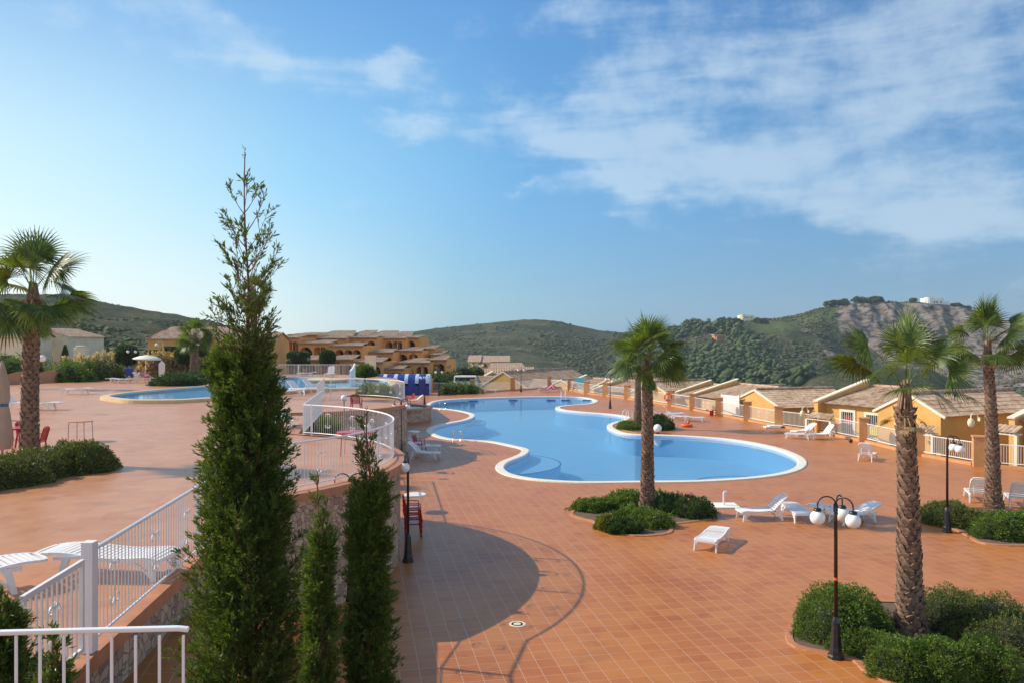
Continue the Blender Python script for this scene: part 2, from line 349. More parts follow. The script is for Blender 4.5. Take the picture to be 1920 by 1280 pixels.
m_palm = leafmat('palm_leaf', [(.025, .045, .012), (.06, .105, .022), (.12, .175, .035), (.26, .27, .07)], .38, .42, 1.2)
m_pampas = leafmat('pampas_plume', [(.45, .33, .22), (.62, .48, .34), (.72, .60, .46)], .4)
m_pine = leafmat('pine_leaf', [(.02, .04, .015), (.045, .075, .022), (.08, .115, .03), (.12, .14, .045)], .1, .8, .05)
m_scrub = leafmat('scrub_leaf', [(.035, .046, .018), (.065, .078, .028), (.10, .11, .042), (.15, .14, .07)], .1, .9, .02)
m_twig = plain('bare_twigs', (.16, .11, .08), .9, .3, 12)

def watermat(name, tint, refl=1.0):
    m, nt, N, L, b = nodes(name); N.remove(b)
    t = N.new('ShaderNodeBsdfTransparent'); t.inputs[0].default_value = (*tint, 1); g = N.new('ShaderNodeBsdfGlossy'); g.inputs['Roughness'].default_value = .03
    g.inputs[0].default_value = (refl, refl, refl, 1)
    fr = N.new('ShaderNodeFresnel'); fr.inputs[0].default_value = 1.33
    v = pos(nt); bn = N.new('ShaderNodeBump'); bn.inputs['Strength'].default_value = .22; bn.inputs['Distance'].default_value = .03
    L.new(noise(nt, v, 1.6, 3, .5), bn.inputs['Height'])
    for n_ in (g, fr): L.new(bn.outputs[0], n_.inputs['Normal'])
    mx = N.new('ShaderNodeMixShader'); fm_ = N.new('ShaderNodeMath'); fm_.operation = 'MULTIPLY'; fm_.inputs[1].default_value = .62; L.new(fr.outputs[0], fm_.inputs[0]); L.new(fm_.outputs[0], mx.inputs[0]); L.new(t.outputs[0], mx.inputs[1]); L.new(g.outputs[0], mx.inputs[2])
    L.new(mx.outputs[0], N['Material Output'].inputs[0]); return m
m_water = watermat('pool_water', (.90, .97, .99))

# ---------------------------------------------------------------- terrain
def vnoise(x, y, seed):
    r = np.random.default_rng(seed).random((256, 256)); xi, yi = np.floor(x).astype(int), np.floor(y).astype(int); fx, fy = x - xi, y - yi
    fx = fx * fx * (3 - 2 * fx); fy = fy * fy * (3 - 2 * fy); a = r[xi % 256, yi % 256]; b = r[(xi + 1) % 256, yi % 256]; c = r[xi % 256, (yi + 1) % 256]; d = r[(xi + 1) % 256, (yi + 1) % 256]
    return (a * (1 - fx) + b * fx) * (1 - fy) + (c * (1 - fx) + d * fx) * fy - .5
def fbm(x, y, s, oct=5, seed=1):
    v = 0; a = 1
    for k in range(oct): v = v + a * vnoise(x / s, y / s, seed + k); s *= .5; a *= .5
    return v
KP = np.array([-700, -400, 0, 100, 200, 300, 400, 520, 640, 760, 800, 850, 900, 960, 1000, 1040, 1080, 1120, 1170, 1220, 1260, 1300, 1340, 1400, 1450, 1500, 1540, 1600, 1660, 1720, 1780, 1830, 1870, 1920, 2100, 2500], float)
SKY = np.array([530, 545, 555, 557, 572, 586, 604, 628, 634, 624, 618, 611, 606, 601, 599.5, 602, 611, 620, 624.5, 623, 616, 610, 606, 602, 600, 591, 579, 570, 566, 567, 573, 583, 596, 612, 640, 660], float)
YRI = np.interp(KP, [-700, 0, 200, 400, 520, 640, 760, 900, 1170, 1300, 1450, 1600, 1780, 1920, 2500], [380, 420, 440, 480, 560, 700, 850, 900, 900, 800, 780, 790, 790, 760, 700])
def terrain_z(X, Y):
    Yc = np.maximum(Y, 20); px = X / Yc * F + 960
    sky = np.interp(px, KP, SKY); yr = np.interp(px, KP, YRI); zr = H + (640 - sky) / F * yr
    z0 = np.interp(px, [0, 400, 560, 800, 900, 1000], [2.7, 1.6, -.5, -1.6, -2.2, -2.2]); zv = np.interp(px, [0, 300, 420, 560, 700, 800, 1200, 1500, 2200], [3, 2, -2, -14, -26, -38, -42, -42, -42])
    yv = np.interp(px, [0, 300, 560, 800], [115, 120, 230, 300]); pw = np.interp(px, [0, 500, 900, 1400, 1540, 1620, 1860, 1940], [.85, 1.0, 1.25, 1.3, 2.2, 4.0, 4.2, 3.0])
    u0 = np.clip((Y - 100) / (yv - 100), 0, 1); u0 = u0 * u0 * (3 - 2 * u0); u1 = np.clip((Y - yv) / (yr - yv), 0, 1)
    z = z0 + (zv - z0) * u0 + (zr - zv) * u1 ** pw; u2 = np.clip((Y - yr) / 350, 0, 1); z = z - u2 * u2 * (zr + 60) 
    ysp = np.interp(px, [1450, 1560, 1660, 1750, 1800, 1850, 1900, 2100], [735, 708, 690, 693, 714, 736, 750, 770]); zs = H - (ysp - 640) / F * 430; k = np.exp(-((Y - 430) / 75) ** 2) * np.interp(px, [1400, 1520], [0, 1])
    z = z * (1 - k) + np.maximum(z, zs) * k
    far = np.clip((Y - 130) / 150, 0, 1); rg = 1 - .75 * np.exp(-((Y - yr) / 35) ** 2)
    return z + far * rg * (fbm(X, Y, 120, 5, 3) * 9 + fbm(X, Y, 14, 3, 9) * 1.6)
def ray_hit(px, py, Y0):
    "distance at which the sight line through a photo point meets the hillside"
    Y = np.linspace(200, 1000, 1601); X = (px - 960) / F * Y; z = terrain_z(X, Y); k = np.where(z > H - (py - 640) / F * Y)[0]; return float(Y[k[0]]) if len(k) else Y0

# ---------------------------------------------------------------- lower pool
POOLPX = [(1200, 905), (1100, 906), (1030, 903), (982, 898), (943, 889), (929, 877), (938, 866), (958, 858), (973, 851), (978, 843), (957, 837), (918, 829), (880, 826), (842, 824), (812, 817), (799, 807),
          (817, 797), (862, 788), (880, 781), (877, 775), (850, 769), (806, 764), (799, 759), (812, 752), (855, 747.5), (955, 744), (1010, 743), (1060, 743.3), (1100, 745), (1121, 751), (1108, 757),
          (1070, 760), (1050, 763.5), (1060, 768), (1095, 772), (1147, 776), (1180, 781), (1176, 787), (1152, 795), (1151, 802), (1170, 810.5), (1197, 814), (1240, 815), (1300, 817.5), (1360, 822),
          (1412, 829), (1462, 840), (1497, 853), (1512, 865), (1507, 877), (1482, 887), (1440, 894.5), (1380, 900), (1300, 904)]
pool_out = ccw(smooth_closed([G(x, y) for x, y in POOLPX], 5))
pool_in = offset(pool_out, -.45)
def poly_area_mesh(outer, holes, z, name, mat, parent=None):
    cu = bpy.data.curves.new(name, 'CURVE'); cu.dimensions = '2D'; cu.fill_mode = 'BOTH'
    for lp in [outer] + holes:
        s = cu.splines.new('POLY'); s.points.add(len(lp) - 1); s.use_cyclic_u = True
        for i, p in enumerate(lp): s.points[i].co = (p[0], p[1], 0, 1)
    t = bpy.data.objects.new('tmp', cu); COL.objects.link(t); dg = bpy.context.evaluated_depsgraph_get()
    me = bpy.data.meshes.new_from_object(t.evaluated_get(dg)); bpy.data.objects.remove(t)
    me.name = name; me.materials.clear(); me.materials.append(mat)
    me.transform(Matrix.Translation((0, 0, z)))
    bm_ = bmesh.new(); bm_.from_mesh(me)
    for f_ in bm_.faces:
        f_.normal_update()
        if f_.normal.z < 0: f_.normal_flip()
    bm_.to_mesh(me); bm_.free()
    o = put(bpy.data.objects.new(name, me)); o.parent = parent; return o
# planting beds on the lower deck: outlines with a kerb
def circ(cx, cy, rx, ry, n=28, rot=0, wob=0, seed=1):
    r = random.Random(seed); ph = [r.uniform(0, 6.28) for _ in range(3)]; out = []
    for k in range(n):
        t = 2 * pi * k / n; q = 1 + wob * (sin(2 * t + ph[0]) + .6 * sin(3 * t + ph[1])); x, y = rx * q * cos(t), ry * q * sin(t)
        out.append(Vector((cx + x * cos(rot) - y * sin(rot), cy + x * sin(rot) + y * cos(rot), 0)))
    return out
bedD = smooth_closed([G(1490, 1205), G(1500, 1165), G(1570, 1135), G(1680, 1130), G(1850, 1150), G(1980, 1190), G(1990, 1250), G(1900, 1300), G(1740, 1300), G(1640, 1262), G(1610, 1237), G(1550, 1222)], 4)
bedC = smooth_closed([G(1075, 962), G(1100, 948), G(1180, 940), G(1270, 944), G(1335, 955), G(1340, 968), G(1300, 976), G(1255, 983), G(1250, 998), G(1190, 1003), G(1130, 992), G(1120, 978), G(1090, 970)], 4)
bedE = smooth_closed([G(1728, 975), G(1770, 958), G(1850, 952), G(1950, 965), G(1990, 1000), G(1930, 1020), G(1850, 1018), G(1822, 1005), G(1790, 990)], 4)
bedI = smooth_closed([G(1160, 800), G(1182, 790), G(1215, 784), G(1255, 789), G(1266, 800), G(1256, 808), G(1215, 811), G(1180, 808)], 4)
beds = [bedD, bedC, bedE, bedI]; beds = [ccw(b) for b in beds]
deck_outer = [Vector(p) for p in ((-60, -30, 0), (34, -30, 0), (30.5, 36, 0), (26.4, 40.7, 0), (25.1, 41.7, 0), (23.9, 45.6, 0), (23.5, 52, 0), (22.6, 57.5, 0), (21, 61, 0), (20, 66, 0), (18.9, 70.8, 0), (17.8, 76.3, 0),
              (16.7, 81.4, 0), (13.6, 91, 0), (11.6, 96, 0), (9.7, 100.4, 0), (8, 107.3, 0), (5.4, 112.4, 0), (0, 107, 0), (-5.1, 102.2, 0), (-14, 104, 0), (-60, 104, 0))]
o = poly_area_mesh(deck_outer, [list(reversed(offset(pool_out, -.3)))] + [list(reversed(offset(b, .05))) for b in beds], 0, 'pool_deck', m_deck); tag(o, kind='structure')
mb = MB(); ring(mb, offset(pool_out, .02), pool_out, .0, .05); ring(mb, pool_out, offset(pool_out, -.04), .05, .06); ring(mb, offset(pool_out, -.04), offset(pool_out, -.40), .06, .055)
ring(mb, offset(pool_out, -.40), pool_in, .055, .03); ring(mb, pool_in, offset(pool_out, -.46), .03, -.35)
POOL = thing('swimming_pool', 'large lagoon shaped blue swimming pool with white coping in the lower deck', 'swimming pool')
mb.build('coping', m_cop, POOL, True)
mb = MB(); bi = offset(pool_out, -.46); ring(mb, bi, bi, -.24, -1.5); mb.build('basin_wall', m_basin, POOL); mb = MB(); ring(mb, offset(bi, .004), offset(bi, .004), .0, -.26); mb.build('waterline_tiles', m_lblue, POOL)
poly_area_mesh(bi, [], -1.45, 'basin_floor', m_basin, POOL)
w = poly_area_mesh(offset(pool_out, -.455), [], -.10, 'pool_water', m_water); tag(w, kind='structure')
# curved steps inside the pool at its near and left edges
def stepset(cx, cy, r0, n, a0, a1, zt=-.35):
    for k in range(n):
        r = r0 + k * .55; z = zt - .28 * k; mb = MB(); ml = MB()
        pts = [(cx + r * cos(a0 + (a1 - a0) * i / 30), cy + r * sin(a0 + (a1 - a0) * i / 30)) for i in range(31)]
        mb.prism(pts, -1.44, z); mb.build('pool_step', m_step, POOL)
        for i in range(30): ml.bar((*pts[i], z + .004), (*pts[i + 1], z + .004), .09, .012)
        ml.build('step_edge', m_stepline, POOL)
c1 = G(1390, 892); stepset(c1.x, c1.y - .6, 2.4, 3, radians(-10), radians(190), -.3)
c2 = G(1100, 897); stepset(c2.x, c2.y - 6.2, 8.3, 1, radians(50), radians(130), -.5)
c3 = G(870, 781); stepset(c3.x - 2.3, c3.y, 4.2, 1, radians(-90), radians(90), -.5)
c4 = G(955, 845); stepset(c4.x - 1.3, c4.y - 1.5, 4.3, 1, radians(-90), radians(90), -.5)
def bed(poly, label, group='planting beds in the pool deck'):
    t = thing('planting_bed', label, 'planting bed', (0, 0, 0), 0, group)
    mb = MB(); ring(mb, offset(poly, .16), offset(poly, .15), 0, .035); ring(mb, offset(poly, .15), poly, .035, .035); mb.build('kerb', m_cap, t)
    poly_area_mesh(poly, [], .012, 'soil', m_soil, t)
for b_, lb in zip(beds, ('kerbed planting bed of the tall palm in the near right corner', 'kerbed planting bed of the palm between pool and white loungers', 'kerbed planting bed at the right edge of the deck beside the lamp post', 'rounded planting bed at the inner bend of the pool')):
    bed(b_, lb)
# skimmer-like dark openings on the far pool wall
for i, px in enumerate((888, 962, 1033, 1060, 1100)):
    g = G(px, 748.6 if i else 750)
    MB().box(g.x - .5, g.x + .5, g.y - .35, g.y - .30, -.10, .025).build('skimmer_opening', m_stepline, POOL)

# ---------------------------------------------------------------- upper terrace
CX1, CY1, R1 = -11.0, 23.5, 7.4
CX2, CY2, R2 = -12.4, 46.0, 6.1
def arc(cx, cy, r, a0, a1, n): return [(cx + r * cos(a0 + (a1 - a0) * i / n), cy + r * sin(a0 + (a1 - a0) * i / n)) for i in range(n + 1)]
edge = [(-4.55, 7.2), (-4.79, 8.9), (-5.7, 18.35)] + arc(CX1, CY1, R1 + .32, radians(-41), radians(70), 30)
gap = [(-8.9, 33.6), (-9.6, 38.7), (-15, 39.2)]
arc2 = arc(CX2, CY2, R2 + .25, radians(-100), radians(78), 26)
rear = [(-9.9, 55), (-9.3, 60), (-9.3, 68), (-11.5, 78), (-17, 86), (-30, 88.5), (-60, 90), (-90, 90), (-90, 7.2)]
terr = [Vector((x, y, 0)) for x, y in edge + gap + arc2 + rear]
terr_in = offset(ccw(terr), -.28)
# upper pool
UPX = [(188, 742), (215, 747), (250, 749.5), (330, 749), (400, 745), (480, 738), (540, 733), (600, 728.5), (650, 727), (700, 726), (735, 721), (742, 716), (727, 711.5), (690, 708.5), (650, 708), (600, 706.5), (540, 706),
       (480, 710), (430, 716), (380, 722), (320, 727), (275, 731), (222, 736)]
up_out = ccw(smooth_closed([G(x, y, UP + .2) for x, y in UPX], 5))
o = poly_area_mesh(ccw(terr), [list(reversed(offset(up_out, -.3)))], UP, 'upper_terrace', m_deck2); tag(o, kind='structure')
t = thing('retaining_wall', 'curved rubble stone retaining wall with terracotta cap under the upper terrace', 'retaining wall')
mb = MB(); tt = offset(ccw(terr), -.12); ring(mb, tt, tt, -.05, UP - .16); mb.build('stone_face', m_stone, t)
mb = MB(); A = offset(ccw(terr), .03); ring(mb, tt, A, UP - .17, UP - .17); ring(mb, A, A, UP - .17, UP + .02); ring(mb, A, terr_in, UP + .02, UP + .028); mb.build('cap', m_cap, t)
t = thing('raised_pool', 'long raised pool with beige rim on the upper terrace at left', 'swimming pool')
mb = MB(); a, b = up_out, offset(up_out, -.5); ring(mb, offset(a, .02), a, UP, UP + .2); ring(mb, a, b, UP + .2, UP + .22); ring(mb, b, offset(b, -.02), UP + .22, UP - .4)
mb.build('rim', m_cop2, t); poly_area_mesh(offset(b, -.01), [], UP - .05, 'basin_floor', m_basin, t)
mb = MB(); ring(mb, offset(b, -.03), offset(b, -.05), UP + .19, UP + .12); mb.build('waterline_band', m_step, t)
w = poly_area_mesh(offset(b, -.03), [], UP + .08, 'raised_pool_water', m_water); tag(w, kind='structure')
g = G(612, 711, UP + .2); MB().lathe([(0, UP - .3), (1.6, UP - .3), (1.9, UP + .24), (1.3, UP + .3), (0, UP + .3)], 24, (g.x, g.y)).build('pool_island', m_cop2, t)
# hot tub drum
t = thing('hot_tub', 'round stone walled hot tub beside the curved terrace above the pool', 'hot tub', (-10.3, 67.2, 0))
MB().lathe([(3.4, 0), (3.4, .95)], 48).build('stone_drum', m_stone, t)
MB().lathe([(3.42, .93), (3.55, .95), (3.55, 1.05), (3.0, 1.07), (2.95, .7)], 48).build('rim', m_cap, t)
MB().lathe([(0, .8), (3.0, .8)], 48).build('tub_floor', m_step, t)
w = MB().lathe([(0, .98), (2.97, .98)], 48).build('hot_tub_water', m_water); w.location = (-10.3, 67.2, 0); tag(w, kind='structure')
# landing beside the stairs at lower left
tag(MB().box(-5.2, -3.4, 9.2, 13.0, 1.9, 2.2).build('stair_landing', m_deck), kind='structure')
mb = MB()
for k in range(6): mb.box(-4.6, -3.4, 9.2 - .32 * (k + 1), 9.2 - .32 * k, 1.9 - 0.1, 2.2 + .17 * (k + 1))
tag(mb.build('stair_steps', m_deck), 'terracotta stair flight climbing towards the foreground railing', 'stairs')
# sloping planted bank between the two terraces
mb = MB(); mb.add([(-5.4, 31, .02), (-6.2, 40, .02), (-14, 40.5, 2.6), (-12, 31.2, 2.6)], [(0, 1, 2, 3)]); tag(mb.build('bank', m_soil), kind='structure')

# ---------------------------------------------------------------- railings
def scroll(mb, base, d, h=.6, r=.085):
    "wrought scroll ornament standing on base, spread along d"
    for sgn in (-1, 1):
        for up in (1, -1):
            pts = []
            for i in range(13):
                a = i / 12 * 1.6 * pi; rr = r * (1 - i / 18); c = base + Vector((0, 0, up * h * .32)) + d * sgn * r
                pts.append(c - d * sgn * rr * cos(a) + Vector((0, 0, up * rr * sin(a))))
            mb.tube([base] + pts, .011, 5)
    mb.tube([base - Vector((0, 0, h / 2)), base + Vector((0, 0, h / 2))], .012, 5)
def railing(name, label, pts, hgt=1.12, sp=.11, cat='railing', gap=.1, postw=.05, group=None, orn=True, bw=.011, posts=None, post_h=None, smoothrail=True):
    pts = [Vector(p) for p in pts]; t = thing(name, label, cat, pts[0], 0, group); o0 = pts[0]; Q = [p - o0 for p in pts]
    MB().tube([q + Vector((0, 0, hgt)) for q in Q], .026, 8).build('top_rail', m_white, t)
    MB().tube([q + Vector((0, 0, gap)) for q in Q], .018, 6).build('bottom_rail', m_white, t)
    mb = MB(); acc = 0; run = 0; nxt = sp / 2; dist = 0; k = 0
    for a, b in zip(Q, Q[1:]):
        L = (b - a).length; d = (b - a) / L; s = nxt
        while s < L:
            p = a + d * s; mb.box(p.x - bw / 2, p.x + bw / 2, p.y - bw / 2, p.y + bw / 2, p.z + gap, p.z + hgt); k += 1
            if orn and k % 13 == 7: so = MB(); scroll(so, p + Vector((0, 0, hgt * .52)), Vector((d.x, d.y, 0)).normalized()); so.build('scroll_ornament', m_white, t)
            s += sp
        nxt = s - L
    mb.build('bar_panel', m_white, t)
    for i in (posts if posts is not None else [0, len(Q) - 1]):
        q = Q[i]; hh = (post_h or hgt) + .03; MB().box(q.x - postw / 2, q.x + postw / 2, q.y - postw / 2, q.y + postw / 2, q.z, q.z + hh).build('post', m_white, t)
    return t
r1 = [(-4.87, 9.1, UP + .03), (-5.26, 13.2, UP + .03), (-5.62, 17.0, UP + .03)] + [(x, y, UP + .03) for x, y in arc(CX1, CY1, R1, radians(-39), radians(66), 34)]
t = railing('terrace_railing', 'white barred railing curving round the front terrace above the stone wall', r1, posts=[0, 1, 2, 12, 20, 36], hgt=1.15)
g0 = r1[0]; MB().box(-.065, .065, -.065, .065, 0, 1.27).build('gate_post', m_white, t)
g2 = [(-8.0, 30.3, UP + .03), (-9.3, 38.6, UP + .03)]
railing('stair_side_railing', 'straight white railing running back beside the planted gap between the terraces', g2, hgt=1.15)
t = railing('terrace_railing', 'white curved railing at the back of the second round terrace', [(x, y, UP + .03) for x, y in arc(CX2, CY2, R2, radians(86), radians(14), 16)], posts=[0, 16], hgt=1.15)
railing('terrace_railing', 'short pale railing at the start of the second terrace next to the spiky plant', [(-11.2, 45.5, UP + .03), (-12.4, 52, UP + .03)], hgt=1.15, postw=.1)
# open gate continuing the near railing towards the camera
t = thing('terrace_gate', 'white barred gate with a black lock at the near end of the terrace railing', 'gate', (-4.84, 8.9, UP + .03), atan2(7.55 - 8.9, -4.72 + 4.84))
MB().box(0, 1.3, -.02, .02, 1.06, 1.12).box(0, 1.3, -.02, .02, .08, .13).box(0, .05, -.022, .022, .081, 1.119).box(1.25, 1.3, -.022, .022, .081, 1.119).build('gate_frame', m_white, t)
mb = MB()
for k in range(10): x = .16 + k * .108; mb.box(x - .009, x + .009, -.01, .01, .12, 1.07)
mb.build('bar_panel', m_white, t); mo = MB(); scroll(mo, Vector((.65, 0, .6)), Vector((1, 0, 0)), .5, .07); mo.build('scroll_ornament', m_white, t)
MB().box(1.255, 1.31, -.035, .035, .82, .98).build('lock', m_black, t)
# foreground stair railing
rl = thing('stair_railing', 'white foreground railing with a small scroll at the lower left corner', 'railing', (-3.1, 3.9, 4.15))
MB().tube([(0, .0, 1.0), (1.45, 0, 1.035), (1.5, 0, 1.03)], .0145, 10).build('top_rail', m_white, rl)
mb = MB()
for k in range(13): x = .06 + k * .118; mb.box(x - .0055, x + .0055, -.0055, .0055, .0, 1.0)
mb.build('bar_panel', m_white, rl); mo = MB()
for s_ in (-1, 1): mo.tube([Vector((1.0 + s_ * (.012 + .055 * (1 - cos(a / 8 * pi * 1.4)) * .8), 0, .63 + .045 * sin(a / 8 * pi * 1.4) + .02)) for a in range(9)], .006, 5)
mo.build('scroll_ornament', m_white, rl)

o = MB().box(-8, 4, -4, 4.05, 3.9, 4.13).build('viewing_landing', m_deck); tag(o, kind='structure')

# ---------------------------------------------------------------- lamps
def arm_globe(t, h, ang, reach=.38, gm=None, am=None, r=.155):
    gm = gm or m_globe; am = am or m_black; d = Vector((cos(ang), sin(ang), 0)); pts = []
    for i in range(11):
        a = pi * i / 10; pts.append(Vector((0, 0, h + .08)) + d * (reach / 2) * (1 - cos(a)) + Vector((0, 0, .17 * sin(a))))
    pts = [Vector((0, 0, h - .12))+d*.035, Vector((0, 0, h))+d*.035] + [p + (d*.035 if i == 0 else Vector()) for i, p in enumerate(pts)] + [d * reach + Vector((0, 0, h - .02))]
    a = MB().tube(pts, .016, 6).build('arm', am, t, True)
    c = d * reach
    cp = MB().lathe([(.0, h + .02), (.07, h), (.085, h - .035), (.085, h - .05), (0, h - .05)], 14, (c.x, c.y)).build('globe_cap', am, a, True)
    MB().sphere((c.x, c.y, h - .05 - r * .93), r, 20, 12).build('globe', gm, a, True)
def lamp(label, loc, angs, hh=3.08, pm=None):
    pm = pm or m_black; t = thing('street_lamp', label, 'street lamp', loc, 0, 'globe lamps round the pool')
    MB().lathe([(.17, 0), (.17, .05), (.14, .08), (.135, .18), (.12, .22), (.085, .72), (.09, .74), (.07, .8), (.045, .86)], 8).build('base', pm, t)
    MB().lathe([(.042, .86), (.036, hh - .05), (.03, hh + .02), (.012, hh + .1), (0, hh + .12)], 10).build('pole', m_brown if pm is m_black else pm, t, True)
    for a in angs: arm_globe(t, hh, radians(a))
    return t
l1 = lamp('three globed black lamp nearest the camera, standing by the right hand bushes', G(1567, 1232), (180, -52, 48), 3.12)
MB().lathe([(.043, 1.62), (.043, 1.68)], 10).build('red_band', m_orange, l1)
lamp('globe lamp standing beside the low bushes at the right', G(1776, 997), (-35, 30), 3.1)
lamp('black globe lamp in front of the stone wall next to the stacked red chairs', G(765, 1052), (262, ), 3.08)
lamp('globe lamp half hidden behind the second cypress', Vector((-4.15, 20.2, 0)), (185, 5), 2.98)
lamp('black globe lamp beside the stone wall and the white lounger', G(752, 858), (190, 10), 3.1)
lamp('globe lamp in front of the blue striped canopy', G(796, 759), (185, 5, 90), 3.05)
lamp('globe lamp on the far side just right of the blue canopy', G(823, 741), (180, 0), 3.05)
lamp('globe lamp on the far edge of the pool beside the cream roofs', G(977, 734), (180, 0), 3.05)
lamp('globe lamp right of the far pool bay, left of the centre palm', G(1144, 765), (180, 0), 3.05)
t = thing('street_lamp', 'white globe lamp among the planting between the two terraces', 'street lamp', (-8.35, 46 * .99 - 6.3, .8), 0, 'globe lamps round the pool')
MB().lathe([(.06, 0), (.04, .2), (.03, 2.9)], 8).build('pole', m_steel, t); MB().sphere((0, 0, 3.0), .16).build('globe', m_globe, t, True)
t = lamp('twin globe lamp in front of the round clipped tree on the upper terrace', Vector((G(247, 706, UP).x, G(247, 706, UP).y, UP)), (180, 0), 2.75)
g = G(276, 700, UP)
t = thing('street_lamp', 'cream hooked lamp behind the white parasol', 'street lamp', (g.x, g.y + 4, UP), 0, 'globe lamps round the pool')
MB().lathe([(.07, 0), (.045, .3), (.04, 3.4)], 8).build('pole', m_cream, t); arm_globe(t, 3.4, radians(180), .7, m_cream, m_cream, .26)
g = P(72, 668, 40); t = thing('street_lamp', 'white globe lamp showing beside the trunk of the left palm', 'street lamp', (g.x, g.y, UP), 0, 'globe lamps round the pool')
MB().lathe([(.05, 0), (.04, 2.6)], 8).build('pole', m_steel, t); MB().sphere((-.12, 0, 2.85), .17).build('globe', m_globe, t, True); MB().sphere((.2, 0, 2.75), .17).build('globe', m_globe, t, True)
g = G(1233, 812); t = thing('garden_globe_lamp', 'large white ball lamp on the ground at the pool bend', 'lamp', g)
MB().lathe([(.12, 0), (.12, .08), (.05, .1)], 12).build('base', m_black, t); MB().sphere((0, 0, .38), .30).build('globe', m_globe, t, True)

# ---------------------------------------------------------------- loungers, chairs, tables
def lounger(label, angle, group='white plastic sun loungers', m=None):
    m = m or m_plastic; t = thing('sun_lounger', label, 'sun lounger', group=group); wd = .33
    def zp(x): return .36 + .03 * sin(x / 1.9 * pi * 2 + 2.6) - .05 * max(0, (.25 - x) / .25) ** 2
    mb = MB(); n = 12
    for s in (-1, 1):
        for i in range(n):
            a, b = 1.25 * i / n, 1.25 * (i + 1) / n; mb.bar((a, s * wd, zp(a)), (b, s * wd, zp(b)), .045, .06)
    mb.bar((0, -wd, zp(0)), (0, wd, zp(0)), .05, .06); mb.build('side_frame', m, t)
    mb = MB()
    for i in range(14): x = .08 + i * .083; mb.bar((x, -wd + .02, zp(x) + .012), (x, wd - .02, zp(x) + .012), .058, .018)
    mb.build('seat', m, t)
    br = MB(); ca, sa = cos(angle), sin(angle); hx, hz = 1.22, zp(1.22) + .01
    def bp(u, y, o=0): return (hx + u * ca - o * sa, y, hz + u * sa + o * ca + .05 * sin(u / .72 * pi) * .6)
    for s in (-1, 1):
        for i in range(6): br.bar(bp(.72 * i / 6, s * (wd - .02)), bp(.72 * (i + 1) / 6, s * (wd - .02 - .05 * ((i + 1) / 6) ** 4)), .045, .04)
    for i in range(8): u = .04 + i * .085; br.bar(bp(u, -wd + .04, .01), bp(u, wd - .04, .01), .06, .018, (-sa, 0, ca))
    for i in range(6):
        y0, y1 = -wd + .07 + i * (2 * wd - .14) / 6, -wd + .07 + (i + 1) * (2 * wd - .14) / 6
        br.bar(bp(.72 + .05 * (1 - (y0 / wd) ** 2), y0), bp(.72 + .05 * (1 - (y1 / wd) ** 2), y1), .05, .045, (-sa, 0, ca))
    br.build('backrest', m, t)
    for s in (-1, 1):
        for x, dx in ((.14, -.09), (1.42, .10)):
            l = MB(); zt = min(zp(x), .38) - .02; y = s * wd
            l.add([(x - .06, y - .025, zt), (x + .06, y - .025, zt), (x + .06, y + .025, zt), (x - .06, y + .025, zt), (x + dx - .035, y + s * .02 - .02, 0), (x + dx + .035, y + s * .02 - .02, 0), (x + dx + .035, y + s * .02 + .02, 0), (x + dx - .035, y + s * .02 + .02, 0)],
                  [(0, 1, 2, 3), (7, 6, 5, 4), (0, 4, 5, 1), (1, 5, 6, 2), (2, 6, 7, 3), (3, 7, 4, 0)])
            q = -1 if dx > 0 else 1
            pts = [(x + dx * .6 + q * .42 * u, y, .06 + (zt - .08) * (1 - (1 - u) ** 2)) for u in (0, .25, .5, .75, 1)]
            for a, b in zip(pts, pts[1:]): l.bar(a, b, .035, .035)
            l.build('leg', m, t)
        mb = MB().bar((1.2, s * wd, zp(1.2)), (1.62, s * wd, .345), .045, .05); mb.build('rear_rail', m, t)
        if angle > .15: MB().bar((1.5, s * .2, .35), bp(.42, s * .2), .03, .02).build('prop', m, t)
    return t
_pr = {}
def put_lounger(label, px, py, heading, angle, z=0.0, group='white plastic sun loungers', m=None, key=None, loc=None):
    "centre of the lounger over the pixel; heading in degrees is the direction foot -> head"
    k = (round(angle, 2), key or 'w'); g = loc or G(px, py, z); h = radians(heading)
    if k not in _pr: t = _pr[k] = lounger(label, angle, group, m)
    else: t = copy_tree(_pr[k]); t['label'] = label
    t['group'] = group; t.location = (g[0] - .95 * cos(h), g[1] - .95 * sin(h), z); t.rotation_euler = (0, 0, h); return t
lw = put_lounger
lw('flat white lounger alone on the tiles below the shrub bed', 1337, 1021, 60, 0)
lw('white lounger with raised back right of the shrub bed by the shower', 1432, 972, 5, .75)
lw('flat white lounger seen end on between two others behind the three globed lamp', 1492, 970, 90, 0)
lw('flat white lounger partly behind the three globed lamp', 1566, 971, 140, 0)
lw('white lounger with slightly raised back right of the three globed lamp', 1605, 977, 20, .35)
lw('lone white lounger seen from behind, back raised, right of the pool', 1626, 862, -126, 1.0)
lw('white lounger with back raised highest beside the fence right of the pool', 1508, 815, 20, .6)
lw('white lounger with raised back, leftmost and nearest of the three by the fence', 1500, 822, -25, .8)
lw('white lounger with raised back, right hand of the three by the fence', 1542, 822, 12, .9)
lw('white lounger with back up near the overturned red chair', 1262, 781, 175, .8)
lw('flat white lounger beside the orange ring toy', 1298, 789, 160, 0)
lw('white lounger behind the pool bend bushes', 1272, 787, 150, .4)
lw('white lounger just right of the centre palm trunk, farthest of its row', 1240, 783, 170, .3)
lw('white lounger with raised back against the stone wall by the red armchair', 793, 858, 165, .75)
lw('white lounger behind the red armchair at the stone wall', 795, 845, 172, .5)
lw('low white lounger by the far fence left of the tall lamp', 917, 735, 178, .25)
lw('white lounger seen from behind at the right edge, left of the last palm trunk', 1832, 938, -112, 1.05)
lw('white lounger at the very right edge of the deck behind the bushes', 1908, 948, -114, 1.05)
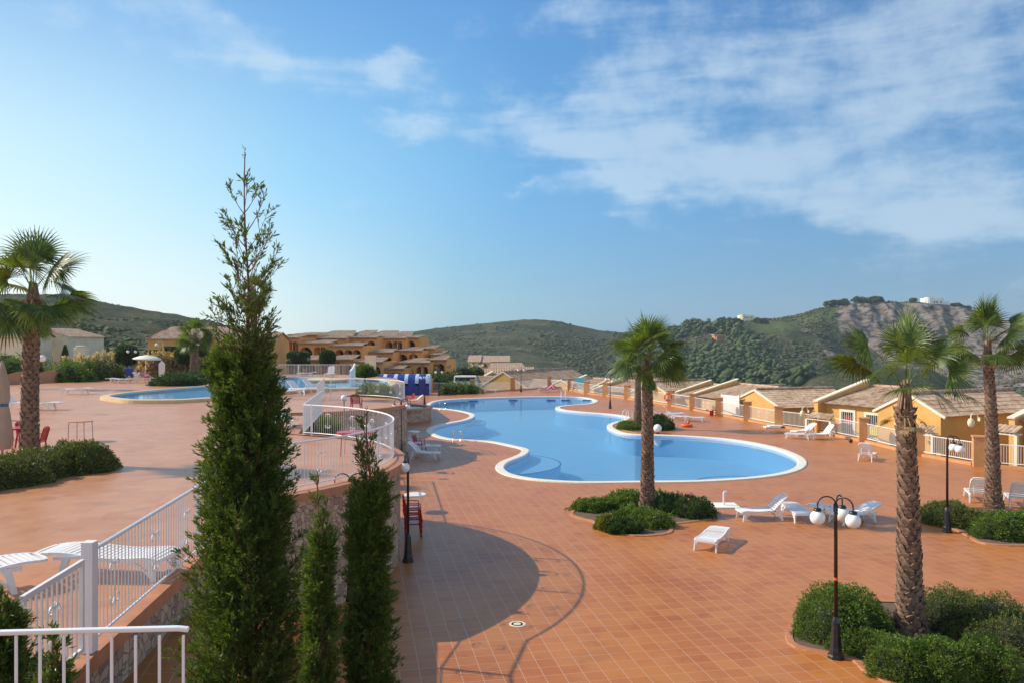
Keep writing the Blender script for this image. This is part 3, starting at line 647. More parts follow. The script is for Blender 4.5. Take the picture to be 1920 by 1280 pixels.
lw('white lounger near the hot tub and the red chairs', 778, 755, 20, .7)
lw('near white lounger behind the terrace railing, slatted top arched', 205, 1078, 176, .0, UP)
lw('white lounger cut by the left edge near the gate', -75, 1122, 50, .0, UP)
lw('flat white lounger on the upper terrace in front of the peach wall', 145, 738, 0, 0, UP)
lw('white lounger with raised back behind the left palm trunk', 30, 766, 175, .8, UP)
lw('white lounger right of the left palm trunk', 78, 768, 5, 0, UP)
lw('white lounger under the shrubs at the far left terrace, left of the bathers', 222, 717, 180, 0, UP)
lw('white lounger next to the blue bag on the far upper terrace', 243, 717, 20, .7, UP)
lw('white lounger with raised back in front of the raised pool', 560, 737, 150, .7, UP)
lw('flat white lounger in front of the raised pool beside the big cypress', 548, 741, 10, .1, UP)
lw('white lounger half hidden by the cypress on the front terrace', 530, 800, 110, .2, UP)
lw('flat white lounger behind the raised pool', 575, 705, 0, .1, UP)
lw('white lounger on the upper terrace behind the railing left of the pale post', 589, 735, 160, .8, UP)
lw('white lounger seen from behind at the back railing of the upper terrace', 619, 706, 85, 1.15, UP)
def chair(label, m, group='red plastic armchairs'):
    t = thing('plastic_chair', label, 'chair', group=group)
    MB().box(-.23, .23, -.22, .22, .40, .435).build('seat', m, t, bevel=.01)
    mb = MB()
    for i in range(7):
        x = -.18 + i * .06; mb.bar((x, .22, .45), (x, .34, .86 - .02 * abs(i - 3) ** 1.5 * .5), .038, .014, (0, 1, 0))
    for i in range(8):
        a0, a1 = pi * i / 8, pi * (i + 1) / 8; mb.bar((.23 * cos(a0), .33, .80 + .09 * sin(a0)), (.23 * cos(a1), .33, .80 + .09 * sin(a1)), .035, .04)
    for s in (-1, 1): mb.bar((s * .23, .22, .42), (s * .23, .33, .81), .035, .04)
    mb.build('backrest', m, t)
    for s in (-1, 1):
        MB().bar((s * .26, .28, .66), (s * .27, -.2, .64), .05, .025).bar((s * .27, -.19, .64), (s * .25, -.21, .42), .03, .045).build('armrest', m, t)
        for y in (-.21, .21): MB().bar((s * .23, y, .42), (s * .27, y * 1.25, 0), .04, .045).build('leg', m, t)
    return t
ch = chair('red plastic armchair beside the white lounger at the stone wall', m_red); g = G(787, 845); ch.location = g; ch.rotation_euler = (0, 0, radians(75)); ch.scale = (1.1, 1.1, 1.1)
def red(label, loc, rz, rx=0, sc=1.0):
    c = dup(ch, label, loc, rz, sc); c.rotation_euler = (rx, 0, rz); return c
g = G(775, 1003)
for k, w_ in enumerate(('bottom', 'second', 'third', 'top')): red(w_ + ' red armchair of the stack behind the lamp at the stone wall', (g.x, g.y + .0, .16 * k), radians(100 + k), 0, 1.02)
red('red armchair left of the small white table near the hot tub', G(763, 757), radians(40)); red('red armchair closest to the blue striped canopy', G(771, 752), radians(-50))
red('red armchair in front of the railing on the second round terrace', Vector((G(668, 770, UP).x, G(668, 770, UP).y, UP)), radians(180))
c = red('overturned red chair lying near the fence', G(1328, 778) + Vector((0, 0, .28)), radians(30), radians(95))
for i, (px, py, rz) in enumerate(((16, 822, 100), (52, 838, 60), (66, 852, -80))):
    red(('red armchair beside the closed beige parasol', 'red armchair directly behind the left palm trunk', 'red armchair showing right of the left palm trunk')[i], Vector((G(px, py, UP).x, G(px, py, UP).y, UP)), radians(rz))
def table(name, label, loc, r, h, top, leg, group=None, sq=(1, 1), nleg=4, edge=.03):
    t = thing(name, label, 'table', loc, 0, group)
    o = MB().lathe([(0, h - edge), (r, h - edge), (r + .01, h - edge / 2), (r, h), (0, h)], 28).build('table_top', top, t); o.scale = (sq[0], sq[1], 1)
    for k in range(nleg):
        a = 2 * pi * (k + .5) / nleg; c, s = cos(a) * sq[0], sin(a) * sq[1]
        MB().tube([(c * r * .86, s * r * .86, h - edge - .01), (c * r * .93, s * r * .93, h - .1), (c * r * .98, s * r * .98, 0)], .014, 6).build('leg', leg, t)
    return t
def GU(px, py, z=UP): v = G(px, py, z); return Vector((v.x, v.y, z))
table('round_table', 'grey topped round metal table with thin legs standing alone on the upper terrace', GU(151, 826), .42, .74, m_peach, m_steel, sq=(1, 1))
rt = table('plastic_table', 'long red table behind the curved railing of the front terrace', GU(668, 852), .62, .74, m_red, m_red, sq=(1.0, .7), edge=.05)
bg = thing('plastic_bag', 'crumpled white plastic bag on the red table', 'bag', Vector(rt.location) + Vector((.35, 0, .74)))
MB().sphere((0, 0, .12), .13, 9, 6, (1, .8, 1)).build('bag_body', m_plastic, bg); mb = MB(); mb.bar((-.03, 0, .2), (-.07, 0, .36), .05, .02).bar((.03, 0, .2), (.08, 0, .33), .05, .02).build('bag_handle', m_plastic, bg)
table('plastic_table', 'round white plastic table in front of the stone wall beyond the stacked chairs', G(778, 958), .42, .68, m_plastic, m_plastic, edge=.06)
table('plastic_table', 'small white table by the stone wall, past the loungers', G(776, 826), .38, .66, m_plastic, m_plastic, edge=.06)
table('plastic_table', 'small pale table between the red chairs near the hot tub', G(757, 757), .4, .7, m_pink, m_plastic)
table('plastic_table', 'red table beside the closed beige parasol', GU(30, 842), .42, .74, m_red, m_red, edge=.05)
# ladders
def ladder(label, loc, rz, m):
    t = thing('pool_ladder', label, 'pool ladder', loc, rz, 'ladders into the pool')
    for s in (-1, 1):
        pts = [(s * .25, -.35, 0), (s * .25, -.35, .55)] + [(s * .25, -.35 + .30 * (1 - cos(a)), .55 + .22 * sin(a)) for a in (.5, 1.0, 1.57, 2.1, 2.6)] + [(s * .25, .35, .3), (s * .25, .42, -.6)]
        MB().tube(pts, .024, 8).build('handrail', m, t, True)
    for k in range(2): MB().box(-.24, .24, .38, .46, -.25 - .28 * k, -.22 - .28 * k).build('rung', m, t)
ladder('chrome ladder on the left side of the pool near the camera', G(858, 826), radians(-8), m_chrome)
ladder('chrome ladder at the far left tip of the pool', G(829, 768), radians(5), m_chrome)
ladder('white ladder at the far end of the pool', G(1056, 744), radians(180), m_plastic)
ladder('white ladder at the pool bend left of the centre palm', G(1176, 784), radians(120), m_plastic)
# deck shower, ring toy, floor lid, slab
t = thing('deck_shower', 'short white foot shower post on a square concrete pad', 'shower', G(1357, 947))
MB().box(-.55, .55, -.5, .5, 0, .03).build('pad', m_whitew, t); MB().tube([(0, 0, .03), (0, 0, .5), (.02, 0, .56), (.12, 0, .56)], .04, 8).build('pipe', m_plastic, t)
t = thing('floor_cover', 'round pale and blue cover set in the tiles inside the curved shadow', 'cover', G(970, 1169))
t.scale = (.8, .8, 1); MB().lathe([(0, .012), (.10, .014), (.12, .006), (.17, .006), (.19, .012), (.25, .004)], 24).build('ring_cover', m_trim, t); MB().lathe([(.12, .0075), (.168, .0075)], 24).build('blue_ring', m_steel, t)
t = thing('ring_toy', 'orange inflatable ring on the tiles beside the loungers', 'toy', G(1288, 799))
mb = MB(); mb.tube([(.35 * cos(a * pi / 10), .35 * sin(a * pi / 10), .11) for a in range(21)], .11, 8, False); mb.build('ring', m_orange, t, True); mb = MB().sphere((.1, 0, .32), .13, 10, 8); mb.build('float_head', m_orange, t, True)
t = thing('folded_mat', 'white folded mat on the ground beside a fence pillar', 'mat', G(1450, 801)); MB().box(-.7, .5, -.35, .35, 0, .12).box(-.4, .7, -.3, .3, .123, .2).build('cushion', m_plastic, t, bevel=.04)
o = MB().sphere((0, 0, 0), .13).build('ball', m_brown, None, True); o.location = G(1595, 829) + Vector((0, 0, .13)); tag(o, 'small brown ball on the tiles by the fence', 'ball')

# ---------------------------------------------------------------- perimeter fence of pillars and panels
ORD = ['first', 'second', 'third', 'fourth', 'fifth', 'sixth', 'seventh', 'eighth', 'ninth', 'tenth', 'eleventh', 'twelfth', 'thirteenth', 'fourteenth', 'fifteenth', 'sixteenth', 'seventeenth', 'eighteenth', 'nineteenth', 'twentieth']
FX = [(27.6, 39.6), (24.8, 41.9), (23.6, 45.8), (23.2, 52), (22.3, 57.6), (20.7, 61.2), (19.7, 66), (18.6, 70.8), (17.5, 76.3), (16.4, 81.4), (13.3, 91), (11.4, 95.9), (9.5, 100.2), (7.8, 107), (5.3, 112), (.1, 106.5), (-5.1, 101.8), (-10.6, 103)]
for i, (x, y) in enumerate(FX):
    hh = 1.62 if i < 14 else 1.75
    t = thing('fence_pillar', '%s square orange pillar of the pool fence counted from the right edge' % ORD[i], 'pillar', (x, y, 0), radians(68 if i < 9 else 62 if i < 13 else 0), 'orange pillars of the pool fence')
    MB().box(-.3, .3, -.3, .3, 0, hh - .08).build('shaft', m_pillar, t); MB().box(-.34, .34, -.34, .34, hh - .08, hh).build('cap', m_pillar, t)
for i, (a, b) in enumerate(zip(FX, FX[1:])):
    a, b = Vector((*a, 0)), Vector((*b, 0)); L = (b - a).length; d = (b - a) / L; a2, b2 = a + d * .36, b - d * .36; L -= .72
    t = thing('fence_panel', '%s barred white panel of the pool fence counted from the right edge' % ORD[i], 'fence', a2, atan2(d.y, d.x), 'white barred panels between the pillars')
    MB().box(0, L, -.16, .16, 0, .16).build('plinth', m_pillar, t)
    MB().box(0, L, -.02, .02, 1.22, 1.26).box(0, L, -.02, .02, .26, .30).build('rails', m_white, t)
    mb = MB(); n = int(L / .125); 
    for k in range(1, n): x = L * k / n; mb.box(x - .008, x + .008, -.008, .008, .29, 1.23)
    mb.build('bars', m_white, t)
    if i in (5, 7): 
        for xx in ((L * .35, L * .65) if i == 5 else (L * .4, L * .6)): s = MB(); scroll(s, Vector((xx, 0, .75)), Vector((1, 0, 0)), .5, .09); s.build('scroll_ornament', m_white, t)
g = Vector(((16.4 + 13.3) / 2 + 1.25, 82.6, 0)); g = Vector((16.0, 80.9, 0))
t = thing('life_ring', 'orange life ring hanging on a fence pillar', 'life ring', (g.x, g.y, .95), radians(-10))
mb = MB(); mb.tube([(.36 * cos(a * pi / 10), 0, .36 * sin(a * pi / 10)) for a in range(21)], .09, 8, False); mb.build('ring', m_orange, t, True)
mb = MB(); [mb.tube([(.36 * cos(a), -.0, .36 * sin(a)), (.36 * cos(a + .2), 0, .36 * sin(a + .2))], .095, 8) for a in (.7, 2.3, 3.8, 5.4)]; mb.build('white_band', m_plastic, t)

# ---------------------------------------------------------------- roofs and houses
def roof_slope(mb, e0, e1, up, Ls, a=0.0, b=0.0, pitch=.24, amp=.05, course=.42):
    """corrugated tiles: eave e0 -> e1, 'up' is the unit vector up the slope, Ls its length; a and b cut the two ends in (hips)"""
    e0, e1, up = Vector(e0), Vector(e1), Vector(up); L = (e1 - e0).length; d = (e1 - e0) / L; nrm = d.cross(up).normalized()
    if nrm.z < 0: nrm = -nrm
    n = max(2, int(L / pitch)); w = L / n; prof = [(0, 0), (.22, .75), (.5, 1), (.78, .75)]; cols = []
    for k in range(n):
        for (f, h) in prof: cols.append((w * (k + f), h * amp))
    cols.append((L, 0)); nc = max(1, int(Ls / course)); vs = []; fs = []; m = len(cols)
    for (u, h) in cols:
        lim = min(1, u / a if a > 0 else 1, (L - u) / b if b > 0 else 1); lim = max(lim, .001)
        for j in range(nc + 1):
            for st in (0, 1):
                jj = j + st * .0; vv = Ls * lim * jj / nc; vs.append(e0 + d * u + up * vv + nrm * (h + (.025 if st else .0)))
    R = 2 * (nc + 1)
    for i in range(m - 1):
        for j in range(R - 1): fs.append((i * R + j, (i + 1) * R + j, (i + 1) * R + j + 1, i * R + j + 1))
    mb.add(vs, fs)
class Frame:
    def __init__(s, C, f, n): s.C, s.f, s.n = Vector(C), Vector(f).normalized(), Vector(n).normalized()
    def p(s, a, b, z): v = s.C + s.f * a + s.n * b; return Vector((v.x, v.y, z))
def window(parent, fr, a, z0, z1, w, face='f', sign=None, bars=True, depth=.06):
    "window on the facade plane b=0, running along f; centre a"
    def q(da, b, z): return fr.p(a + da, b, z)
    T = .17; fm = MB()
    def slab(mb, a0, a1, b0, b1, za, zb):
        mb.add([q(a0, b0, za), q(a1, b0, za), q(a1, b1, za), q(a0, b1, za), q(a0, b0, zb), q(a1, b0, zb), q(a1, b1, zb), q(a0, b1, zb)], [(0, 3, 2, 1), (4, 5, 6, 7), (0, 1, 5, 4), (1, 2, 6, 5), (2, 3, 7, 6), (3, 0, 4, 7)])
    slab(fm, -w / 2 - T, -w / 2, -depth, .02, z0 - T, z1 + T); slab(fm, w / 2, w / 2 + T, -depth, .02, z0 - T, z1 + T)
    slab(fm, -w / 2, w / 2, -depth, .02, z1, z1 + T); slab(fm, -w / 2, w / 2, -depth - .04, .02, z0 - T, z0)
    o = fm.build('window', m_trim, parent); g = MB(); slab(g, -w / 2, w / 2, -.012, .015, z0, z1); g.build('pane', m_glass, o)
    if bars:
        b = MB(); k = max(2, int(w / .16))
        for i in range(k): x = -w / 2 + w * (i + .5) / k; slab(b, x - .012, x + .012, -.05, -.03, z0, z1)
        slab(b, -w / 2, w / 2, -.052, -.028, (z0 + z1) / 2 - .015, (z0 + z1) / 2 + .015); b.build('bars', m_white, o)
    if sign: g = MB(); slab(g, -w * .38, w * .35, -.028, -.02, z0 + (z1 - z0) * sign[1], z0 + (z1 - z0) * sign[2]); g.build('sale_sign', sign[0], o)
    return o
def terrace_house(name, label, C, f, n, z0, ez, gw=6.0, gl=9.5, rise=1.15, rw=6.5, wins=(), wedge=True, group='ochre houses below the pool fence', wall=None, roof=None):
    """C: corner between lit facade and shaded end. f runs along the facade away from it, n into the house.
    a gabled wing facing the facade side (ridge along n) and a wing with eave along f"""
    wall = wall or m_wall; roof = roof or m_roof
    t = thing(name, label, 'house', (C[0], C[1], z0), 0, group); fr = Frame(Vector((0, 0, 0)), f, n); ez -= z0; z = 0
    mb = MB(); r = rise
    def quad(*p): mb.add(p, [tuple(range(len(p)))])
    p = fr.p
    # gabled wing
    quad(p(0, 0, z), p(0, 0, ez), p(gw / 2, 0, ez + r), p(gw, 0, ez), p(gw, 0, z)); quad(p(0, 0, z), p(0, gl, z), p(0, gl, ez), p(0, 0, ez))
    quad(p(0, gl, z), p(gw, gl, z), p(gw, gl, ez), p(gw / 2, gl, ez + r), p(0, gl, ez)); quad(p(gw, gl, z), p(gw, 0, z), p(gw, 0, ez), p(gw, gl, ez))
    # long wing, facade set back half a metre
    s = .45; x1 = gw + rw; R = 4.6; rz = ez + .08 + 1.0
    quad(p(gw, s, z), p(gw, s, ez), p(x1, s, ez), p(x1, s, z)); quad(p(x1, s, z), p(x1, s, ez), p(x1, R + s, rz - .1), p(x1, 2 * R, ez), p(x1, 2 * R, z)); quad(p(gw, 2 * R, z), p(x1, 2 * R, z), p(x1, 2 * R, ez), p(gw, 2 * R, ez))
    if wedge:   # rendered end wall with sloping top standing above the roof
        for bb in (0, .0):
            pass
        w0, w1 = x1, x1 + .35
        vs = [p(w0, -.3, z), p(w1, -.3, z), p(w1, 4.9, z), p(w0, 4.9, z), p(w0, -.3, ez + .15), p(w1, -.3, ez + .15), p(w1, 4.9, rz + .55), p(w0, 4.9, rz + .55)]
        mb.add(vs, [(0, 3, 2, 1), (4, 5, 6, 7), (0, 1, 5, 4), (1, 2, 6, 5), (2, 3, 7, 6), (3, 0, 4, 7)])
    mb.build('wall', wall, t)
    if wedge:
        c = MB(); c.bar(p(w0 + .17, -.4, ez + .2), p(w0 + .17, 5.0, rz + .6), .45, .10); c.build('coping', m_trim, t)
    # roofs
    ro = MB(); ov = .35; sl = sqrt((gw / 2 + ov) ** 2 + (r * (1 + 2 * ov / gw)) ** 2); lo = ez - r * 2 * ov / gw + .05
    u1 = (fr.f * (gw / 2) + Vector((0, 0, r))).normalized(); u2 = (-fr.f * (gw / 2) + Vector((0, 0, r))).normalized()
    roof_slope(ro, p(-ov, .15, lo), p(-ov, gl + .2, lo), u1, sl); roof_slope(ro, p(gw + ov, gl + .2, lo), p(gw + ov, .15, lo), u2, sl)
    ro.tube([p(gw / 2, .1, ez + r + .12), p(gw / 2, gl + .2, ez + r + .12)], .13, 8); ro.build('roof', roof, t)
    ro = MB(); u = (fr.n * R + Vector((0, 0, 1.0))).normalized(); sl = sqrt(R * R + 1) * (1 + .4 / R)
    a_ = p(gw - 1.4, s - .4, ez + .03); b_ = p(x1, s - .4, ez + .03); roof_slope(ro, a_, b_, u, sl)
    u = (-fr.n * R + Vector((0, 0, 1.0))).normalized(); roof_slope(ro, p(x1, s + 2 * R + .4, ez + .03), p(gw - 1.4, s + 2 * R + .4, ez + .03), u, sl)
    ro.tube([p(gw, s + R, rz + .12), p(x1, s + R, rz + .12)], .13, 8); ro.build('long_roof', roof, t)
    # white barge boards on the gable
    b = MB(); b.bar(p(-ov, -.04, lo - .04), p(gw / 2, -.04, ez + r + .05), .12, .16).bar(p(gw / 2, -.04, ez + r + .05), p(gw + ov, -.04, lo - .04), .12, .16)
    b.build('barge_board', m_trim, t)
    for (a, za, zb, w, sg) in wins:
        fr2 = Frame(fr.p(0, s if a > gw else 0, 0), f, n); window(t, fr2, a, za - z0, zb - z0, w, sign=sg)
    return t
fd = Vector((-.42, .905, 0)).normalized(); nd = Vector((.905, .42, 0))
C1 = Vector((26.4, 48.6, 0))
h1 = terrace_house('ochre_house', 'ochre house with two white framed sunlit windows behind the fence at right', C1, fd, nd, -1.4, 2.1, gw=4.6, gl=10, rw=4.9, rise=1.1,
              wins=((5.4, .1, 1.62, 1.0, (m_yel, .1, .5)), (7.5, .15, 1.66, 1.05, (m_red, .5, .85)), (2.6, -.6, 1.2, 1.0, None)))
C0 = Vector((31.3, 41.0, 0))
terrace_house('ochre_house', 'ochre house cut by the right edge of the photo behind the last palm', C0, fd, nd, -1.4, 2.0, gw=3.4, gl=8, rw=1.6, rise=.7, wins=((1.3, -.6, 1.25, .9, None), (4.0, -.6, 1.1, .9, None)))
C2 = P(1462, 762, 65.5); C2.z = 0
terrace_house('ochre_house', 'second ochre house from the right, gable wall behind the pillar with the wall lamp', C2, Vector((-.3, .954, 0)), Vector((.954, .3, 0)), -2.2, 1.15, gw=7, gl=8, rw=6.5, rise=1.2)
C3 = P(1262, 744, 88); C3.z = 0
terrace_house('ochre_house', 'third ochre house from the right, behind the fence pillar with the life ring', C3, Vector((-.55, .835, 0)), Vector((.835, .55, 0)), -3, .4, gw=7.5, gl=9, rw=6, rise=1.5)
C3b = P(1365, 752, 80); C3b.z = 0
terrace_house('ochre_house', 'low ochre house between the life ring and the white shutter', C3b, Vector((-.35, .936, 0)), Vector((.936, .35, 0)), -3, .5, gw=5, gl=9, rw=5, rise=1.3)
C4 = P(1095, 735, 113); C4.z = 0
terrace_house('ochre_house', 'low tiled house behind the far fence to the left of the centre palm', C4, Vector((-.7, .714, 0)), Vector((.714, .7, 0)), -5, -.7, gw=9, gl=12, rw=8, rise=1.6)
C5 = P(985, 724, 122); C5.z = 0
terrace_house('ochre_house', 'long low tiled house behind the far fence left of the tall lamp', C5, Vector((-.86, .5, 0)), Vector((.5, .86, 0)), -6, -.4, gw=8, gl=14, rw=8, rise=2.2, roof=m_roofd)
C6 = P(1180, 728, 108); C6.z = 0
terrace_house('ochre_house', 'low tiled house directly behind the centre palm crown', C6, Vector((-.6, .8, 0)), Vector((.8, .6, 0)), -5, -.2, gw=8, gl=12, rw=6, rise=1.5)
C7 = P(1055, 730, 135); C7.z = 0
terrace_house('ochre_house', 'farthest low tiled house beyond the bathers', C7, Vector((-.86, .5, 0)), Vector((.5, .86, 0)), -7, -.6, gw=9, gl=12, rw=8, rise=2.2, roof=m_roofd)
t = thing('roller_shutter', 'bright white shutter screen behind the fence left of the gable wall', 'shutter', P(1370, 780, 71.6), radians(112)); t.location.z = 0
MB().box(-1.2, 1.2, 0, .08, .1, 1.75).build('screen', m_whitew, t); MB().box(-1.3, -1.2, -.02, .1, 0, 1.85).box(1.2, 1.3, -.02, .1, 0, 1.85).build('screen_frame', m_plastic, t)
def walllamp(label, p, rz):
    t = thing('wall_lamp', label, 'wall lamp', p, rz); MB().box(-.03, .03, -.08, .08, -.1, .1).build('wall_plate', m_cream, t)
    MB().tube([(0, 0, 0), (-.15, 0, .3), (-.35, 0, .36), (-.5, 0, .2), (-.5, 0, .05)], .03, 6).build('arm', m_cream, t, True); MB().sphere((-.5, 0, -.18), .22, 14, 10, (.8, .8, 1.15)).build('lamp_bowl', m_cream, t, True)
walllamp('cream hooked lamp on a post by the fence, left of the sunlit windows', P(1516, 770, 58.5), radians(10)); walllamp('cream hooked lamp at the house corner beside the last palm', P(1836, 785, 42.5), radians(10))
def awning(label, C, w, rz):
    t = thing('tile_canopy', label, 'canopy', C, rz); mb = MB(); roof_slope(mb, (-w / 2, -.7, -.25), (w / 2, -.7, -.25), Vector((0, .9, .43)).normalized(), .8); mb.build('tiles', m_roof, t)
    MB().box(-w / 2, w / 2, -.62, 0, -.36, -.28).build('beam', m_trim, t)
    for s in (-1, 1): MB().box(s * w / 2 - .08, s * w / 2 + .08, -.62, -.46, -2.6, -.362).build('post', m_trim, t)
awning('small tiled porch canopy left of the sunlit windows', P(1545, 777, 56.5), 2.2, radians(-65)); awning('small tiled canopy over the door between window and shaded wall', P(1735, 800, 48.8), 1.8, radians(-65))
awning('small tiled canopy over the window at the right edge', P(1890, 800, 43.5), 1.6, radians(-65))

# ---------------------------------------------------------------- terraced apartments (left centre)
def arch_front(mb, x0, x1, z0, z1, arches, y=0, th=.35):
    "front wall with open arches: (centre, width, sill, spring)"
    def pan(a, b, c, d):
        mb.box(a, b, y, y + th, c, d)
    x = x0
    for (cx, w, sill, sp) in sorted(arches):
        pan(x, cx - w / 2, z0, z1)
        if sill > z0: pan(cx - w / 2, cx + w / 2, z0, sill)
        n = 8; pts = [(cx - w / 2 * cos(pi * i / n), sp + w / 2 * sin(pi * i / n)) for i in range(n + 1)]
        for (a, b) in zip(pts, pts[1:]):
            mb.add([(a[0], y, a[1]), (b[0], y, b[1]), (b[0], y, z1), (a[0], y, z1), (a[0], y + th, a[1]), (b[0], y + th, b[1]), (b[0], y + th, z1), (a[0], y + th, z1)], [(0, 1, 2, 3), (7, 6, 5, 4), (0, 4, 5, 1), (3, 2, 6, 7)])
        x = cx + w / 2
    pan(x, x1, z0, z1)
def apt_unit(t, px0, px1, pe, pf, Y, arches, rz=0.0, dp=9, rroof=1.5, ph=None):
    "one dwelling of the terraced block, in the local space of t (t sits at origin with z=0)"
    if px1 - px0 > 24 and len(arches) < 3: arches = list(arches) + [(q_, 1.4) for q_ in np.arange(px0 + 9, px1 - 6, 15.0) if all(abs(q_ - c_) > 11 for c_, _ in arches)]
    k = Y / F; X0, X1 = (px0 - 960) * k, (px1 - 960) * k; ze, zf = H - (pe - 640) * k, H - (pf - 640) * k; w = X1 - X0
    u = bpy.data.objects.new('dwelling', None); put(u); u.parent = t; u.location = (X0 - t.location.x, Y - t.location.y, zf - t.location.z); u.rotation_euler = (0, 0, rz); h = ze - zf
    mb = MB(); A = []
    for (c, aw) in arches: aw = aw * 1.1; sp_ = h - .62 - aw / 2; A.append(((c - px0) * k, aw, sp_ - 1.0, sp_))
    arch_front(mb, 0, w, -2.5, h, [(c, aw, s, sp) for c, aw, s, sp in A]); fz = min(.05, h - 2.35); mb.box(0, .3, .35, dp, -2.5, h).box(w - .3, w, .35, dp, -2.5, h).box(.3, w - .3, 1.5, 1.8, -2.5, h).box(.3, w - .3, .35, 1.5, -2.4, fz); mb.box(.3, w - .3, .35, 1.5, h - .2, h - .02)
    mb.build('wall', m_wallo, t).parent = u
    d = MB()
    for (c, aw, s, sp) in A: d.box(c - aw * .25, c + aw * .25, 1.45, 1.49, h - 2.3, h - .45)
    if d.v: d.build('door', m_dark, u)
    r = MB(); up = Vector((0, dp, rroof)).normalized(); roof_slope(r, (-.25, -.5, h - .05), (w + .25, -.5, h - .05), up, (dp + .5) * 1.02, a=min(1.6, w / 4), b=min(2.6, w / 3), pitch=.4, amp=.07, course=.8)
    r.box(-.2, w + .2, -.42, -.05, h - .16, h - .06); r.build('roof', m_roofd, u)
    MB().box(-.12, w + .12, -.12, 0, h - .30, h - .17).build('cornice', m_pillar, u)
    return u
blocks = [('leftmost stepped orange apartment block, just right of the cypress', [(512, 562, 633, 662, 132, [(544, 1.0), (555, 1.0)]), (520, 600, 674, 712, 118, [(560, 1.3), (585, 1.3)]), (540, 596, 628, 650, 142, [])]),
          ('second stepped orange apartment block from the left, behind the raised pool', [(560, 622, 643, 668, 130, [(573, 2.2), (596, 1.0), (607, 1.0)]), (598, 664, 673, 712, 117, [(652, 1.2), (625, 2.0)]), (577, 652, 634, 650, 141, [])]),
          ('third stepped orange apartment block, above the back railing', [(617, 681, 648, 670, 128, [(637, 1.3), (654, 1.3), (670, 1.3)]), (664, 718, 678, 708, 117, [(706, 1.3), (690, 1.3)]), (650, 708, 633, 652, 142, [(681, 1.4), (697, 1.4)])]),
          ('fourth stepped orange apartment block, above the blue canopy', [(682, 737, 660, 680, 131, [(712, 1.4), (727, 1.4)]), (714, 758, 690, 712, 118, [(725, 1.0), (737, 1.0), (748, 1.0)]), (706, 762, 634, 652, 146, [(742, .9), (750, .9), (730, 1.2)])]),
          ('fifth stepped orange apartment block, left of the end block', [(740, 792, 657, 674, 135, [(772, .8), (779, .8), (755, 1.6)]), (745, 806, 679, 712, 123, [(788, 1.0), (797, 1.0), (765, 1.6)]), (757, 786, 633, 650, 148, [(770, 1.6)])]),
          ('end block of the orange apartments, nearest the hill', [(784, 816, 653, 668, 140, [(798, 1.6)]), (800, 837, 674, 714, 126, [(812, 1.2), (826, 1.2)]), (808, 826, 664, 676, 136, [])])]
for lb, us in blocks:
    c = P((us[0][0] + us[0][1]) / 2, 700, us[1][4]); t = thing('apartment_block', lb, 'apartments', (c.x, c.y, 0), 0, 'stepped orange apartments')
    for (a, b, e, f_, Y, ar) in us: apt_unit(t, a, b, e, f_, Y, ar, rz=radians(-7), dp=8, rroof=.5)
c = P(720, 630, 160); t = thing('apartment_block', 'top row of tiled roofs crowning the orange apartments', 'apartments', (c.x, c.y, 0), 0, 'stepped orange apartments')
for (a, b, e, f_, Y) in ((585, 665, 631, 645, 155), (650, 700, 630, 645, 158), (682, 746, 631, 645, 156), (722, 772, 632, 645, 162)): apt_unit(t, a, b, e, f_, Y, [], rz=radians(-7), dp=9, rroof=1.2)
# pale yellow apartments below, centre
c = P(915, 690, 260); t = thing('apartment_block', 'sunlit pale yellow apartment block with arched loggias in the valley', 'apartments', (c.x, c.y, 0))
for (a, b, e, f_, Y) in ((878, 900, 678, 690, 256), (898, 918, 679, 690, 257), (880, 905, 689, 706, 250), (905, 955, 678, 690, 275)):
    k = Y / F; X0 = (a - 960) * k; w = (b - a) * k; ze, zf = H - (e - 640) * k, H - (f_ - 640) * k; u = put(bpy.data.objects.new('dwelling', None)); u.parent = t; u.location = (X0 - c.x, Y - c.y, zf); h = ze - zf
    mb = MB(); arch_front(mb, 0, w, -5, h, [(w * .5, min(2.2, w * .5), .4, h * .4)]); mb.box(0, .3, .35, 9, -5, h).box(w - .3, w, .35, 9, -5, h).box(.3, w - .3, 3, 3.3, -5, h); mb.build('wall', m_yellow, u)
    r = MB(); roof_slope(r, (-.3, -.4, h), (w + .3, -.4, h), Vector((0, .99, .16)).normalized(), 12, pitch=.5, amp=.08, course=1.2); r.build('roof', m_roof, u)
for i, (a, b, e, tp, Y, lb) in enumerate(((890, 962, 711, 694, 150, 'weathered tiled roof in front of the yellow apartments'), (915, 985, 692, 682, 240, 'long tiled roof right behind the yellow apartments'), (962, 1004, 700, 690, 200, 'small stepped yellow house at the end of the valley roofs'))):
    k = Y / F; X0, X1 = (a - 960) * k, (b - 960) * k; ze = H - (e - 640) * k; w = X1 - X0; rs = (e - tp) * k; t = thing('valley_house', lb, 'house', (X0, Y, ze)); MB().box(0, w, 0, 12, -6, 0).build('wall', m_yellow, t)
    r = MB(); roof_slope(r, (-.4, -.5, 0), (w + .4, -.5, 0), Vector((0, 8, rs)).normalized(), 8.5, a=w * .1, b=w * .12, pitch=.5, amp=.09, course=1); r.build('roof', m_roofd, t)
